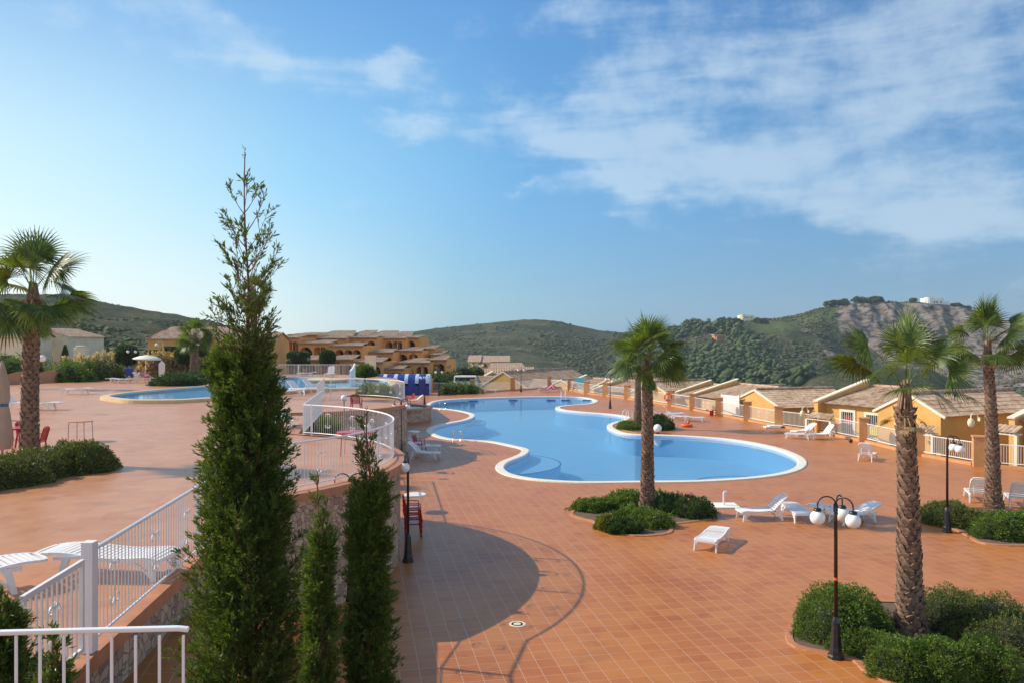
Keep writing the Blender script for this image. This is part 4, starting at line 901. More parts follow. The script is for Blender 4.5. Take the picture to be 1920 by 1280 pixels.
# far left: cream house, orange house, walls
def simple_house(name, label, x0, x1, Y, ze, zf, depth, rise, wall, rz=0, wins=(), eave_front=True, roof=None):
    t = thing(name, label, 'house', (x0, Y, zf), rz); w = x1 - x0; h = ze - zf; mb = MB(); fr = Frame((0, 0, 0), (1, 0, 0), (0, 1, 0)); r = MB()
    if eave_front:
        mb.add([(0, 0, 0), (w, 0, 0), (w, 0, h), (0, 0, h)], [(0, 1, 2, 3)]).add([(0, 0, 0), (0, 0, h), (0, depth / 2, h + rise), (0, depth, h), (0, depth, 0)], [(0, 1, 2, 3, 4)]).add([(w, 0, 0), (w, 0, h), (w, depth / 2, h + rise), (w, depth, h), (w, depth, 0)], [(4, 3, 2, 1, 0)]).add([(0, depth, 0), (w, depth, 0), (w, depth, h), (0, depth, h)], [(3, 2, 1, 0)])
        u = Vector((0, depth / 2, rise)).normalized(); u2 = Vector((0, -depth / 2, rise)).normalized(); sl = sqrt(depth ** 2 / 4 + rise ** 2) * 1.08
        roof_slope(r, (-.3, -.4, h - .08), (w + .3, -.4, h - .08), u, sl, a=2.0 if rise > 1.2 else 0, pitch=.3, amp=.07); roof_slope(r, (w + .3, depth + .4, h - .08), (-.3, depth + .4, h - .08), u2, sl, b=2.0 if rise > 1.2 else 0, pitch=.3, amp=.07)
    else:
        mb.add([(0, 0, 0), (w, 0, 0), (w, 0, h), (w * .35, 0, h + rise), (0, 0, h + rise * .7)], [(0, 1, 2, 3, 4)]).add([(w, 0, 0), (w, depth, 0), (w, depth, h), (w, 0, h)], [(0, 1, 2, 3)]).add([(0, depth, 0), (w, depth, 0), (w, depth, h), (w * .35, depth, h + rise), (0, depth, h + rise * .7)], [(4, 3, 2, 1, 0)]).add([(0, 0, 0), (0, depth, 0), (0, depth, h + rise * .7), (0, 0, h + rise * .7)], [(3, 2, 1, 0)])
        d = Vector((-w * .65, 0, rise)); roof_slope(r, (w + .3, depth, h), (w + .3, -.2, h), d.normalized(), d.length * 1.03, pitch=.3, amp=.06)
    mb.build('wall', wall, t); r.build('roof', roof or m_roof, t)
    for (a, za, zb, ww) in wins: window(t, fr, a, za, zb, ww, bars=False)
    return t
k = 92 / F
simple_house('cream_house', 'cream house with a small dark window behind the left palm', (40 - 960) * k, (128 - 960) * k, 92, H - (632 - 640) * k, UP - .5, 8, 1.0, m_creamwall, 0, ((( 92 - 40) * k, 1.3, 2.4, .9),), False)
k = 86 / F
simple_house('cream_house', 'cream house with ribbed roof at the far left edge', (-60 - 960) * k, (48 - 960) * k, 86, H - (632 - 640) * k, UP - .5, 5, 1.3, m_creamwall, 0, (((8 + 60) * k, 1.2, 2.6, 1.6),))
k = 112 / F
simple_house('orange_house', 'orange house with tiled roof behind the small palm and hedges', (277 - 960) * k, (440 - 960) * k, 112, H - (635 - 640) * k, UP - 1.5, 8, 1.65, m_wallo, 0, ((8.6, 1.6, 3.6, 1.1), ))
simple_house('orange_house', 'orange house hidden behind the cypress, left of the stepped apartments', (425 - 960) * k, (520 - 960) * k, 110, H - (640 - 640) * k, UP - 1.5, 8, 1.2, m_wallo, 0, ())
k = 88 / F; t = thing('gate_house', 'small cream rounded wall with a balustrade beside the cream house', 'wall', ((137 - 960) * k, 88, UP), 0)
MB().box(0, 1.35, 0, .8, 0, 2.9).box(.2, 1.1, .05, .75, 2.9, 3.15).build('wall_block', m_creamwall, t, bevel=.1)
mb = MB(); [mb.box(1.5 + .35 * i, 1.62 + .35 * i, .1, .22, .4, 1.6) for i in range(9)]; mb.box(1.4, 4.8, .05, .3, 1.6, 1.8).box(1.4, 4.8, .05, .3, -.5, .4); mb.build('balustrade', m_creamwall, t)
# wavy peach wall on the left
k = 66 / F; t = thing('garden_wall', 'low peach garden wall with a wavy top at the far left of the upper terrace', 'wall', (0, 0, 0)); mb = MB(); n = 40; A = Vector(((-40 - 960) * k, 62, 0)); B_ = Vector(((106 - 960) * 70 / F, 70, 0))
for i in range(n):
    a, b = A.lerp(B_, i / n), A.lerp(B_, (i + 1) / n); za = UP + .95 + .12 * sin(i * .55); zb = UP + .95 + .12 * sin((i + 1) * .55)
    mb.add([(a.x, a.y, UP), (b.x, b.y, UP), (b.x, b.y, zb), (a.x, a.y, za), (a.x, a.y + .3, UP), (b.x, b.y + .3, UP), (b.x, b.y + .3, zb), (a.x, a.y + .3, za)], [(0, 1, 2, 3), (3, 2, 6, 7), (7, 6, 5, 4)])
mb.build('wall_body', m_peach, t)
# back railing of the upper terrace
railing('terrace_railing', 'long white railing at the back of the upper terrace in front of the apartments', [P(505, 704, 86), P(560, 704, 85.5), P(625, 704, 84), P(700, 704, 82)] and [Vector(((x - 960) / F * 84, 84, UP)) for x in (500, 560, 625, 690)], hgt=1.15, sp=.16, orn=False, bw=.03, postw=.12, posts=[0, 1, 2, 3])
t = thing('entrance_arch', 'white wavy topped panel at the back railing next to the spiky palm', 'panel', Vector(((655 - 960) / F * 62, 62, UP)))
MB().prism([(0, 0), (.0, 1), (.12, 1), (.12, 0)], 0, [1.3, 1.5, 1.5, 1.3]).prism([(0, 1.001), (0, 1.8), (.12, 1.8), (.12, 1.001)], 0, [1.5, 1.85, 1.85, 1.5]).build('panel', m_whitew, t)
t = thing('entrance_wall', 'white rectangular wall piece behind the spiky palm', 'wall', Vector(((686 - 960) / F * 80, 80, UP))); MB().box(-.1, 1.0, 0, .2, 0, 2.1).box(-.15, 1.05, -.04, .24, 2.1, 2.2).build('wall_panel', m_creamwall, t)

# ---------------------------------------------------------------- blue canopy
CW = 1.4
for i in range(5):
    x = (703 - 960) / F * 97 + i * 1.33
    t = thing('beach_cabin', '%s blue barrel shaped cabin with white stripe, counted from the right end' % ORD[4 - i], 'cabin', (x, 97.5, 0), 0, 'row of blue canvas cabins')
    n = 10; mb = MB(); ms = MB(); w = CW * .93
    prof = [(-.05, 0)] + [(1.3 - 1.3 * cos(a), 1.45 + 1.12 * sin(a)) for a in [pi / 2 * j / n for j in range(n + 1)]] + [(2.6, 2.4), (2.6, 0)]
    prof = [(y if j else y, z) for j, (y, z) in enumerate(prof)]
    vs = [(0, y, z) for y, z in prof] + [(w * .66, y, z) for y, z in prof]; m_ = len(prof)
    mb.add(vs, [(j, m_ + j, m_ + j + 1, j + 1) for j in range(m_ - 1)] + [tuple(range(m_)), tuple(reversed(range(m_, 2 * m_)))]); mb.build('blue_cover', m_blue, t)
    vs = [(w * .66, y, z) for y, z in prof] + [(w, y, z) for y, z in prof]; ms.add(vs, [(j, m_ + j, m_ + j + 1, j + 1) for j in range(1, m_ - 1)] + [tuple(reversed(range(m_, 2 * m_)))]); ms.build('white_stripe', m_lblue, t)
    MB().box(w * .67, w * .99, -.06, -.03, 0, 1.2).build('blue_front_flap', m_blue, t)
# ---------------------------------------------------------------- parasols, sign, villas, misc
def GU2(px, py): v = G(px, py, UP); return Vector((v.x, v.y, UP))
t = thing('parasol', 'open white parasol leaning over the bathers on the far upper terrace', 'parasol', GU2(271, 716), 0)
MB().tube([(0, 0, 0), (.15, 0, 2.35)], .025, 6).build('pole', m_plastic, t); mb = MB().lathe([(1.25, 2.02), (1.15, 2.12), (.7, 2.3), (.05, 2.42), (0, 2.45)], 10, (.12, 0)).lathe([(1.25, 2.02), (.7, 2.27), (0, 2.41)], 10, (.12, 0)); o = mb.build('canopy', m_whitew, t, True); o.rotation_euler = (0, .06, 0)
t = thing('parasol', 'closed beige parasol at the left edge of the upper terrace', 'parasol', GU2(4, 856), 0); MB().tube([(0, 0, 0), (0, 0, 3)], .03, 8).build('pole', m_steel, t)
prof = [(.17, .25), (.20, .5), (.19, .9), (.155, 1.35), (.12, 1.62), (.15, 1.8), (.14, 2.2), (.08, 2.7), (.03, 2.95)]; mb = MB(); n = 20; vs = []; fs = []
for (r, z) in prof:
    for k_ in range(n): a = 2 * pi * k_ / n; q = r * (1 + .16 * (-1) ** k_); vs.append((q * cos(a), q * sin(a), z))
for i in range(len(prof) - 1):
    for k_ in range(n): fs.append((i * n + k_, i * n + (k_ + 1) % n, (i + 1) * n + (k_ + 1) % n, (i + 1) * n + k_))
mb.add(vs, fs); mb.build('folded_canopy', m_beige, t, True); MB().lathe([(.135, 1.58), (.145, 1.6), (.145, 1.66), (.135, 1.68)], 16).build('strap', m_stepline, t); t.scale = (1.25, 1.25, 1)
t = thing('notice_board', 'narrow white pointed board on two legs beside the raised pool', 'board', GU2(303, 713))
MB().prism([(-.28, 0), (.28, 0), (.28, .1), (-.28, .1)], .4, 1.55).prism([(-.28, 0), (0, 0), (0, .1), (-.28, .1)], 1.551, [1.56, 1.85, 1.85, 1.56]).prism([(0, 0), (.28, 0), (.28, .1), (0, .1)], 1.551, [1.85, 1.56, 1.56, 1.85]).build('panel', m_whitew, t)
for s in (-1, 1): MB().box(s * .2 - .03, s * .2 + .03, .02, .08, 0, .4).build('leg', m_whitew, t)
def villa(label, px0, px1, pt, pb, Y, m, red=False):
    Y = ray_hit((px0 + px1) / 2, pb + 1, Y)
    k = Y / F; X0, X1 = (px0 - 960) * k, (px1 - 960) * k; zt, zb = H - (pt - 640) * k, H - (pb - 640) * k; w, h = X1 - X0, zt - zb
    t = thing('hill_villa', label, 'villa', (X0, Y, zb)); MB().box(0, w * .75, 0, 10, -5, h).box(w * .1, w * .55, -2, 0, -5, h * .75).box(w * .75, w, 1, 9, -5, h * .55).build('wall', m, t)
    MB().lathe([(w * .15, -8), (w * .15, h * 1.08), (0, h * 1.1)], 14, (w * .16, 1)).build('tower', m, t)
    for i in range(5): x = w * (.2 + .1 * i); MB().box(x, x + w * .05, -2.04 if .1 * w < x < .5 * w else -.04, -1.9 if .1 * w < x < .5 * w else .1, h * .35, h * .6).build('window', m_glass, t)
    if red: MB().box(-.5, w * .77, -.5, 10.5, h, h + .9).build('roof', m_roof, t)
    return t
villa('white villa on top of the rocky hill at right', 1735, 1782, 559, 574, 790, m_whitew); villa('cream villa among trees on the ridge left of the green slope', 1388, 1422, 591, 600, 740, m_creamwall)
villa('low pale villa between pines on the ridge', 1313, 1342, 603, 609, 790, m_creamwall); villa('reddish building at the right edge of the mountain ridge', 1904, 1960, 612, 622, 700, m_peach, True); villa('small white house in the trees on the mountain crest', 1594, 1603, 566, 573, 790, m_whitew)
villa('pink roofed house among pines half way up the slope', 1340, 1368, 629, 636, 620, m_peach, True)
g = P(872, 724, 118); t = thing('van', 'white van parked beyond the far fence', 'van', P(872, 717, 120)); t.location.z -= .9
MB().box(-1.9, 1.9, 0, 1.8, .3, 1.1).box(-1.7, 1.7, .1, 1.7, 1.1, 1.95).build('body', m_whitew, t, bevel=.15); MB().box(-1.5, 1.5, .06, .095, 1.2, 1.7).build('window', m_glass, t)
for s in (-1.2, 1.2): w_ = MB().tube([(s, -.02, .33), (s, .2, .33)], .33, 14).build('wheel', m_black, t)
# sea level low wall behind the far fence on the left
# ---------------------------------------------------------------- people
def person(label, loc, rz, joints, edges, radii, root, head, hair=True, swim=None, towel=None):
    me = bpy.data.meshes.new('person'); me.from_pydata(joints, edges, []); o = put(bpy.data.objects.new('person', me)); o.location = loc; o.rotation_euler = (0, 0, rz); me.materials.append(m_skin)
    s = o.modifiers.new('s', 'SKIN'); sv = me.skin_vertices[0].data
    for i, r in enumerate(radii): sv[i].radius = (r, r)
    sv[root].use_root = True; u = o.modifiers.new('u', 'SUBSURF'); u.levels = 1; u.render_levels = 2; tag(o, label, 'person')
    hx = joints[head]; MB().sphere((hx[0] + .02, hx[1], hx[2] + .035), .115, 12, 8, (1, .9, 1)).build('hair', m_hair, o, True)
    c = MB().sphere(tuple(joints[root]), .19, 14, 9, (.95, 1.05, .75)).build('swimsuit', swim or m_swim, o, True)
    return o
def fingers(J, E, R, wrist, d, up, side):
    b = len(J); w = Vector(J[wrist]); d = Vector(d).normalized(); sidev = d.cross(Vector(up)).normalized() * side; J.append(tuple(w + d * .08)); E.append((wrist, b)); R.append(.028)
    for k in range(4):
        i = len(J); J.append(tuple(w + d * .12 + sidev * (.022 * (k - 1.5)))); J.append(tuple(w + d * (.17 + .01 * (k in (1, 2))) + sidev * (.024 * (k - 1.5)) - Vector(up) * .02)); E.append((b, i)); E.append((i, i + 1)); R += [.009, .008]
    i = len(J); J.append(tuple(w + d * .06 + sidev * .05)); J.append(tuple(w + d * .09 + sidev * .065)); E.append((wrist, i)); E.append((i, i + 1)); R += [.011, .009]
def reclined(label, loc, rz, swim):
    # head towards +x, lying on a lounger with raised back
    J = [(.75, 0, .52), (.98, 0, .62), (1.2, 0, .78), (1.32, 0, .88), (1.40, 0, .98), (1.47, 0, 1.05)]; R = [.15, .13, .15, .07, .085, .08]; E = [(0, 1), (1, 2), (2, 3), (3, 4), (4, 5)]
    for s in (-1, 1):
        b = len(J); J += [(.68, s * .1, .50), (.35, s * .14, .68 if s > 0 else .5), (.0, s * .12, .47), (-.1, s * .12, .53)]; R += [.095, .06, .04, .035]; E += [(0, b), (b, b + 1), (b + 1, b + 2), (b + 2, b + 3)]
        b = len(J); J += [(1.22, s * .2, .80), (1.0, s * .3, .62), (.78, s * .26, .52)]; R += [.055, .04, .03]; E += [(2, b), (b, b + 1), (b + 1, b + 2)]; fingers(J, E, R, b + 2, (-1, 0, -.1), (0, 0, 1), s)
    return person(label, loc, rz, J, E, R, 0, 4, swim=swim)
def sitting(label, loc, rz, swim):
    J = [(0, 0, .50), (-.03, 0, .72), (-.02, 0, .95), (.0, 0, 1.08), (.02, 0, 1.18), (.03, 0, 1.26)]; R = [.15, .12, .14, .055, .09, .08]; E = [(0, 1), (1, 2), (2, 3), (3, 4), (4, 5)]
    for s in (-1, 1):
        b = len(J); J += [(.1, s * .1, .49), (.45, s * .12, .50), (.47, s * .12, .08), (.6, s * .12, .04)]; R += [.09, .065, .04, .035]; E += [(0, b), (b, b + 1), (b + 1, b + 2), (b + 2, b + 3)]
        b = len(J); J += [(-.02, s * .19, .96), (.05, s * .25, .72), (.28, s * .18, .60)]; R += [.055, .042, .03]; E += [(2, b), (b, b + 1), (b + 1, b + 2)]; fingers(J, E, R, b + 2, (1, 0, -.1), (0, 0, 1), s)
    return person(label, loc, rz, J, E, R, 0, 4, swim=swim)
def towel(label, loc, rz, m, L=1.5):
    mb = MB(); pts = [(0, .38), (.4, .41), (.9, .42), (1.2, .44), (1.55, .72), (1.85, 1.0)]
    vs = []; fs = []
    for (x, z) in pts:
        for y in (-.36, -.33, 0, .33, .36): vs.append((x, y, z + (-.22 if abs(y) == .36 else .012)))
    for i in range(len(pts) - 1):
        for j in range(4): fs.append((i * 5 + j, (i + 1) * 5 + j, (i + 1) * 5 + j + 1, i * 5 + j + 1))
    o = mb.add(vs, fs).build('towel', m, None, True); o.location = loc; o.rotation_euler = (0, 0, rz); return tag(o, label, 'towel')
def bather(px, py, z, hd, who, tw, lb_l, swim, m=m_pink):
    g = G(px, py, z); h = radians(hd); loc = Vector((g.x - .95 * cos(h), g.y - .95 * sin(h), z)); put_lounger(lb_l, px, py, hd, .75, z)
    if tw: towel(tw, loc + Vector((0, 0, .01)), h, m)
    if who: o = reclined(who, loc + Vector((0, 0, .0)), h, swim)
bather(1040, 733, 0, 170, 'person in dark swimwear reclining on the pink towel by the far fence', 'pink towel on the lounger at the far end of the pool', 'white lounger under the pink towel at the far end of the pool', m_swim)
bather(1023, 734, 0, 8, None, 'pink towel trailing from the left lounger at the far end of the pool', 'white lounger with pink towel, left one at the far end of the pool', m_swim)
bather(268, 716, UP, 175, 'person lying on a lounger under the white parasol', None, 'white lounger right under the open parasol, left one', m_pink)
bather(286, 715, UP, 175, None, 'pink towel over the lounger under the parasol', 'white lounger under the parasol with pink towel, right one', m_swim)
g = G(1078, 733); sitting('person in dark swimwear sitting by the fence next to the turquoise cloth', (g.x, g.y, 0), radians(-60), m_swim); red('red chair under the person sitting by the far fence', Vector((g.x, g.y + .05, 0)), radians(-10))
t = thing('beach_cloth', 'turquoise cloth hung over the fence by the seated person', 'cloth', (G(1090, 730).x, 109, .55), radians(-20)); MB().box(-.8, .8, -.03, .03, 0, 1.1).box(-.8, .8, .03, .5, 1.0, 1.1).build('cloth_sheet', m_turq, t)
g = GU2(257, 713); t = thing('beach_bag', 'dark blue bag hanging at the lounger of the bathers', 'bag', (g.x - 1.0, g.y + .6, UP)); MB().box(-.35, .35, -.15, .15, .45, 1.15).build('bag_body', m_blue, t, bevel=.06); MB().tube([(-.2, 0, 1.12), (-.15, 0, 1.35), (.15, 0, 1.35), (.2, 0, 1.12)], .02, 5).build('handle', m_blue, t)

def terrain():
    pxs = np.linspace(-700, 2500, 940); ys = np.concatenate([np.geomspace(58, 300, 60)[:-1], np.linspace(300, 920, 270), np.linspace(930, 1300, 20)])
    T, Yg = np.meshgrid((pxs - 960) / F, ys, indexing='ij'); X = T * Yg; Z = terrain_z(X, Yg); px = T * F + 960
    py = 640 - (Z - H) / Yg * F
    # exposed limestone: crest cliff of the right hand mountain, its lower scree face and scattered outcrops
    def sm(a, b, v): u = np.clip((v - a) / (b - a), 0, 1); return u * u * (3 - 2 * u)
    crest = sm(1545, 1600, px) * sm(563, 575, py) * (1 - sm(np.interp(px, [1560, 1640, 1700, 1760, 1900], [622, 658, 700, 735, 775]) - 12, np.interp(px, [1560, 1640, 1700, 1760, 1900], [622, 658, 700, 735, 775]) + 12, py)) * (1 - .5 * sm(1900, 1960, px))
    crest = crest * (Yg > 520); rn = fbm(X, Z * 2 + Yg * .4, 26, 5, 21)
    rock = np.clip(crest * (1.15 + rn * .9), 0, 1)
    oc = fbm(X, Yg, 30, 5, 33) + .35 * fbm(X, Z * 5, 9, 3, 39); out = np.clip((oc - .42) * 6, 0, 1) * np.interp(px, [700, 1250, 1400, 1560], [.25, .2, .9, 1]) * (Yg > 330); rock = np.maximum(rock, out * .8)
    crag = rock * (np.abs(fbm(X * 1.0, Z * .7, 24, 5, 44)) * 15 + fbm(X, Z, 7, 3, 50) * 6); Yd = Yg + crag - rock * 8
    V = np.stack([X, Yd, Z], -1).reshape(-1, 3); n, m_ = X.shape; i = np.arange(n - 1)[:, None] * m_ + np.arange(m_ - 1)[None]; Fq = np.stack([i, i + m_, i + m_ + 1, i + 1], -1).reshape(-1, 4)
    green = sm(1380, 1450, px) * (1 - sm(1560, 1620, px)) * np.exp(-((py - np.interp(px, KP, SKY) - 14) / 11) ** 2) * (Yg > 600)
    m, nt, N, L, b = nodes('hillside'); at = N.new('ShaderNodeAttribute'); at.attribute_name = 'rock'; ag = N.new('ShaderNodeAttribute'); ag.attribute_name = 'green'; v = pos(nt)
    f1 = noise(nt, v, .035, 6, .62); f2 = noise(nt, v, .35, 5, .7)
    mm = N.new('ShaderNodeMath'); mm.operation = 'MULTIPLY_ADD'; L.new(f2, mm.inputs[0]); mm.inputs[1].default_value = .9; ms = N.new('ShaderNodeMath'); ms.operation = 'MULTIPLY_ADD'; L.new(f1, ms.inputs[0]); ms.inputs[1].default_value = .9; ms.inputs[2].default_value = -.42; L.new(ms.outputs[0], mm.inputs[2])
    veg = rampmix(nt, mm.outputs[0], [(.022, .032, .014), (.052, .064, .027), (.105, .10, .05), (.25, .20, .125)], [.25, .45, .6, .8])
    gf = N.new('ShaderNodeMath'); gf.operation = 'MULTIPLY'; L.new(ag.outputs['Fac'], gf.inputs[0]); L.new(f2, gf.inputs[1]); veg = mixc(nt, gf.outputs[0], veg, (.13, .19, .05))
    mp = N.new('ShaderNodeMapping'); mp.inputs['Rotation'].default_value = (0, .5, 0); mp.inputs['Scale'].default_value = (.10, .10, .26); L.new(v, mp.inputs[0])
    r1 = noise(nt, mp.outputs[0], 1, 8, .68, .6); rk = rampmix(nt, r1, [(.025, .025, .027), (.12, .11, .10), (.31, .215, .15), (.21, .21, .205), (.43, .385, .33)], [.34, .45, .52, .58, .70])  # darkest ramp tones paint crevice shade into the rock colour
    th = N.new('ShaderNodeMath'); th.operation = 'MULTIPLY_ADD'; fk = N.new('ShaderNodeMath'); fk.operation = 'ADD'; L.new(f2, fk.inputs[0]); L.new(noise(nt, v, .06, 7, .7), fk.inputs[1]); L.new(fk.outputs[0], th.inputs[0]); th.inputs[1].default_value = .62; L.new(at.outputs['Fac'], th.inputs[2]); mr = N.new('ShaderNodeMapRange'); mr.inputs[1].default_value = 1.05; mr.inputs[2].default_value = 1.22; L.new(th.outputs[0], mr.inputs[0])
    L.new(mixc(nt, mr.outputs[0], veg, rk), b.inputs['Base Color']); b.inputs['Roughness'].default_value = .95; b.inputs['Specular IOR Level'].default_value = .1
    bump(nt, b, noise(nt, v, .25, 7, .75), .9, 2.5)
    o = npmesh('hills', V, Fq, m, smooth=True); 
    for nm, arr in (('rock', rock), ('green', green)):
        a = o.data.attributes.new(nm, 'FLOAT', 'POINT'); a.data.foreach_set('value', arr.reshape(-1).astype(np.float32))
    tag(o, kind='structure'); return rock
terrain()
gm, nt_, N_, L_, b_ = nodes('dry_ground'); L_.new(rampmix(nt_, noise(nt_, pos(nt_), .4, 5), [(.06, .06, .03), (.14, .11, .07), (.22, .17, .11)]), b_.inputs['Base Color']); b_.inputs['Roughness'].default_value = .95
o = MB().add([(-400, -120, -1.48), (400, -120, -1.48), (400, 62, -1.48), (-400, 62, -1.48)], [(0, 1, 2, 3)]).build('ground', gm); tag(o, kind='structure')
o = MB().add([(-6000, -200, -62), (6000, -200, -62), (6000, 7000, -62), (-6000, 7000, -62)], [(0, 1, 2, 3)]).build('low_ground', gm); tag(o, kind='structure')
# scrub and far forest
ICO = None
def ico():
    p = (1 + 5 ** .5) / 2; v = np.array([(-1, p, 0), (1, p, 0), (-1, -p, 0), (1, -p, 0), (0, -1, p), (0, 1, p), (0, -1, -p), (0, 1, -p), (p, 0, -1), (p, 0, 1), (-p, 0, -1), (-p, 0, 1)], float); v /= np.linalg.norm(v[0])
    f = np.array([(0, 11, 5), (0, 5, 1), (0, 1, 7), (0, 7, 10), (0, 10, 11), (1, 5, 9), (5, 11, 4), (11, 10, 2), (10, 7, 6), (7, 1, 8), (3, 9, 4), (3, 4, 2), (3, 2, 6), (3, 6, 8), (3, 8, 9), (4, 9, 5), (2, 4, 11), (6, 2, 10), (8, 6, 7), (9, 8, 1)])
    return v, f
def blobs(name, C, R, mat, jit=.25, squash=.75, kind='stuff', parent=None):
    v, f = ico(); n = len(C); V = v[None] * (1 + rng.normal(0, jit, (n, 12, 1))) * R[:, None, None]; V[:, :, 2] *= squash; V = V + C[:, None]; Fq = f[None] + (np.arange(n) * 12)[:, None, None]
    o = npmesh(name, V, Fq.reshape(-1, 3), mat, parent)
    if kind: tag(o, kind=kind)
    return o
def scatter(n, p0, p1, y0, y1, dens=None):
    px = rng.uniform(p0, p1, n * 3); Y = y0 + (y1 - y0) * rng.random(n * 3); X = (px - 960) / F * Y; k = fbm(X, Y, 60, 4, 70) + rng.normal(0, .12, n * 3) > .0
    if dens is not None: k &= dens(px, Y)
    X, Y = X[k][:n], Y[k][:n]; return X, Y
def outcliff(px, Y): return ~((px > 1580) & (Y > 620)) | (rng.random(px.shape) < .5)
X1, Y1 = scatter(15000, -120, 640, 125, 500); X2, Y2 = scatter(19000, 740, 1950, 330, 900, outcliff)
X, Y = np.concatenate([X1, X2]), np.concatenate([Y1, Y2]); R = (.35 + 1.25 * rng.random(len(X)) ** 2) * np.where(Y > 450, 1.25, 1.0) * np.where((X < -60) & (Y < 500), .62, 1)
blobs('hillside_scrub', np.stack([X, Y, terrain_z(X, Y) + R * .15], -1), R, m_scrub, .38, .6)
def indens(px, Y):
    lo = np.interp(px, [1165, 1230, 1300, 1420, 1500, 1540], [660, 560, 470, 420, 420, 470]); hi = np.interp(px, [1165, 1200, 1280, 1380, 1440, 1500, 1540], [700, 800, 790, 730, 600, 520, 480]); return (Y > lo) & (Y < hi)
px = rng.uniform(1165, 1540, 9000); Y = rng.uniform(400, 800, 9000); k = indens(px, Y) & (fbm(px, Y, 50, 3, 91) + rng.normal(0, .2, 9000) > -.12); px, Y = px[k][:1500], Y[k][:1500]; X = (px - 960) / F * Y
C = []; R = []
for x, y in zip(X, Y):
    z = float(terrain_z(np.array([x]), np.array([y]))[0]); s = rnd.choice((1.6, 2.4, 3, 3.8, 5.2)) * rnd.uniform(.8, 1.2)
    for q in range(5): C.append((x + rnd.gauss(0, s * .4), y + rnd.gauss(0, s * .4), z + s * (.4 + .3 * q))); R.append(s * rnd.uniform(.4, .85) * (1 - .12 * q))
blobs('pine_forest', np.array(C), np.array(R), m_pine, .32, .8)

# ---------------------------------------------------------------- foliage
def unit(v): return v / np.maximum(np.linalg.norm(v, axis=-1, keepdims=True), 1e-9)
def leaves(name, Pp, D, Ln, Wd, mat, parent=None, kink=0.0):
    "one diamond shaped leaf per point: position, direction, length, width"
    n = len(Pp); D = unit(D); r = unit(np.cross(D, rng.normal(size=(n, 3)))); Ln = np.broadcast_to(Ln, n)[:, None]; Wd = np.broadcast_to(Wd, n)[:, None]
    nr = np.cross(D, r); a = Pp; b = Pp + D * Ln * .5 + r * Wd * .5 + nr * kink * Ln; c = Pp + D * Ln; d = Pp + D * Ln * .5 - r * Wd * .5 + nr * kink * Ln
    return npmesh(name, np.stack([a, b, c, d], 1), np.arange(4 * n).reshape(n, 4), mat, parent)
def bush(name, label, cat, outline, h, nl, mat, z=0.0, leaf=.05, seed=1, lump=.13, group=None, round_=1.0, twigs=False):
    "clipped shrub: outline = list of (cx, cy, rx, ry) lobes"
    g0 = outline[0]; t = thing(name, label, cat, (g0[0], g0[1], z), 0, group); PP = []; DD = []; core = MB(); A = sum(l[2] * l[3] for l in outline)
    for (cx, cy, rx, ry) in outline:
        n = max(50, int(nl / 6 * rx * ry / A)); u = rng.normal(size=(n, 3)); u[:, 2] = np.abs(u[:, 2]) * .9 - .12; u = unit(u)
        ph = (cx * 3.1 + cy + seed) % 6; f = 1 + lump * (np.sin(3.1 * u[:, 0] * 2 + ph) * np.cos(4.3 * u[:, 1] * 1.6 + ph * 2) + .6 * np.sin(9 * u[:, 0] + 7 * u[:, 2] + ph) * np.sin(8 * u[:, 1] - ph)) * .8
        sh = rng.uniform(.80, 1.03, n); q = np.sign(u) * np.abs(u) ** round_; q = q * (f * sh)[:, None] * np.array([rx, ry, h]) + np.array([cx - g0[0], cy - g0[1], 0]); q[:, 2] = np.maximum(q[:, 2], .02)
        nd = unit(u / np.array([rx, ry, h]) ** 1.0)
        for k in range(6): PP.append(q + rng.normal(0, leaf * .35, q.shape)); DD.append(nd * .8 + rng.normal(0, .55, nd.shape) + np.array([0, 0, .25]))
        core.sphere((cx - g0[0], cy - g0[1], 0), 1, 14, 9, (rx * .80, ry * .80, h * .80))
    core.build('branches_or_core', m_twig if twigs else m_bushcore, t, True)  # solid dark core for the inner shade of the shrub, no modelled branches
    q = np.concatenate(PP); e_ = np.concatenate(DD); kk = (q[:, 2] < h * .55) & (rng.random(len(q)) < .03)
    if leaf < .1 and kk.sum() > 60: leaves('bare_stems', q[kk] * .93, e_[kk] + rng.normal(0, .3, (kk.sum(), 3)), .16, .016, m_twig, t)
    leaves('foliage', np.concatenate(PP), np.concatenate(DD), rng.uniform(.7, 1.3, sum(len(p) for p in PP)) * leaf, leaf * .42, mat, t, .08); return t
m_bushcore = plain('shrub_dark_core', (.02, .025, .01), .95, .3, 6)  # near-black fill: shade between the leaves put into colour, blocks light too
def B(px, py, rx, ry, z=0.0): g = G(px, py, z); return (g.x, g.y, rx, ry)
# near right bed
bush('shrub', 'rounded clipped shrub left of the big palm, behind the three globed lamp', 'shrub', [B(1582, 1180, 1.02, .95), B(1562, 1190, .85, .85)], 1.03, 34000, m_bush, seed=1, group='clipped shrubs in the beds')
bush('shrub', 'wide low shrub behind and right of the big palm', 'shrub', [B(1780, 1170, 1.0, 1.05), B(1855, 1185, 1.15, 1.1), B(1900, 1215, .9, .9)], .82, 42000, m_bush2, seed=2, group='clipped shrubs in the beds')
bush('shrub', 'flat topped shrub in the lower right corner in front of the big palm', 'shrub', [B(1690, 1262, .65, .6), B(1760, 1265, .8, .65), B(1845, 1262, .62, .6)], .72, 42000, m_bush, seed=3, group='clipped shrubs in the beds')
bush('shrub', 'small shrub filling the gap at the base of the three globed lamp', 'shrub', [B(1635, 1222, .6, .5), B(1600, 1215, .6, .4)], .42, 11000, m_bush, seed=9, group='clipped shrubs in the beds')
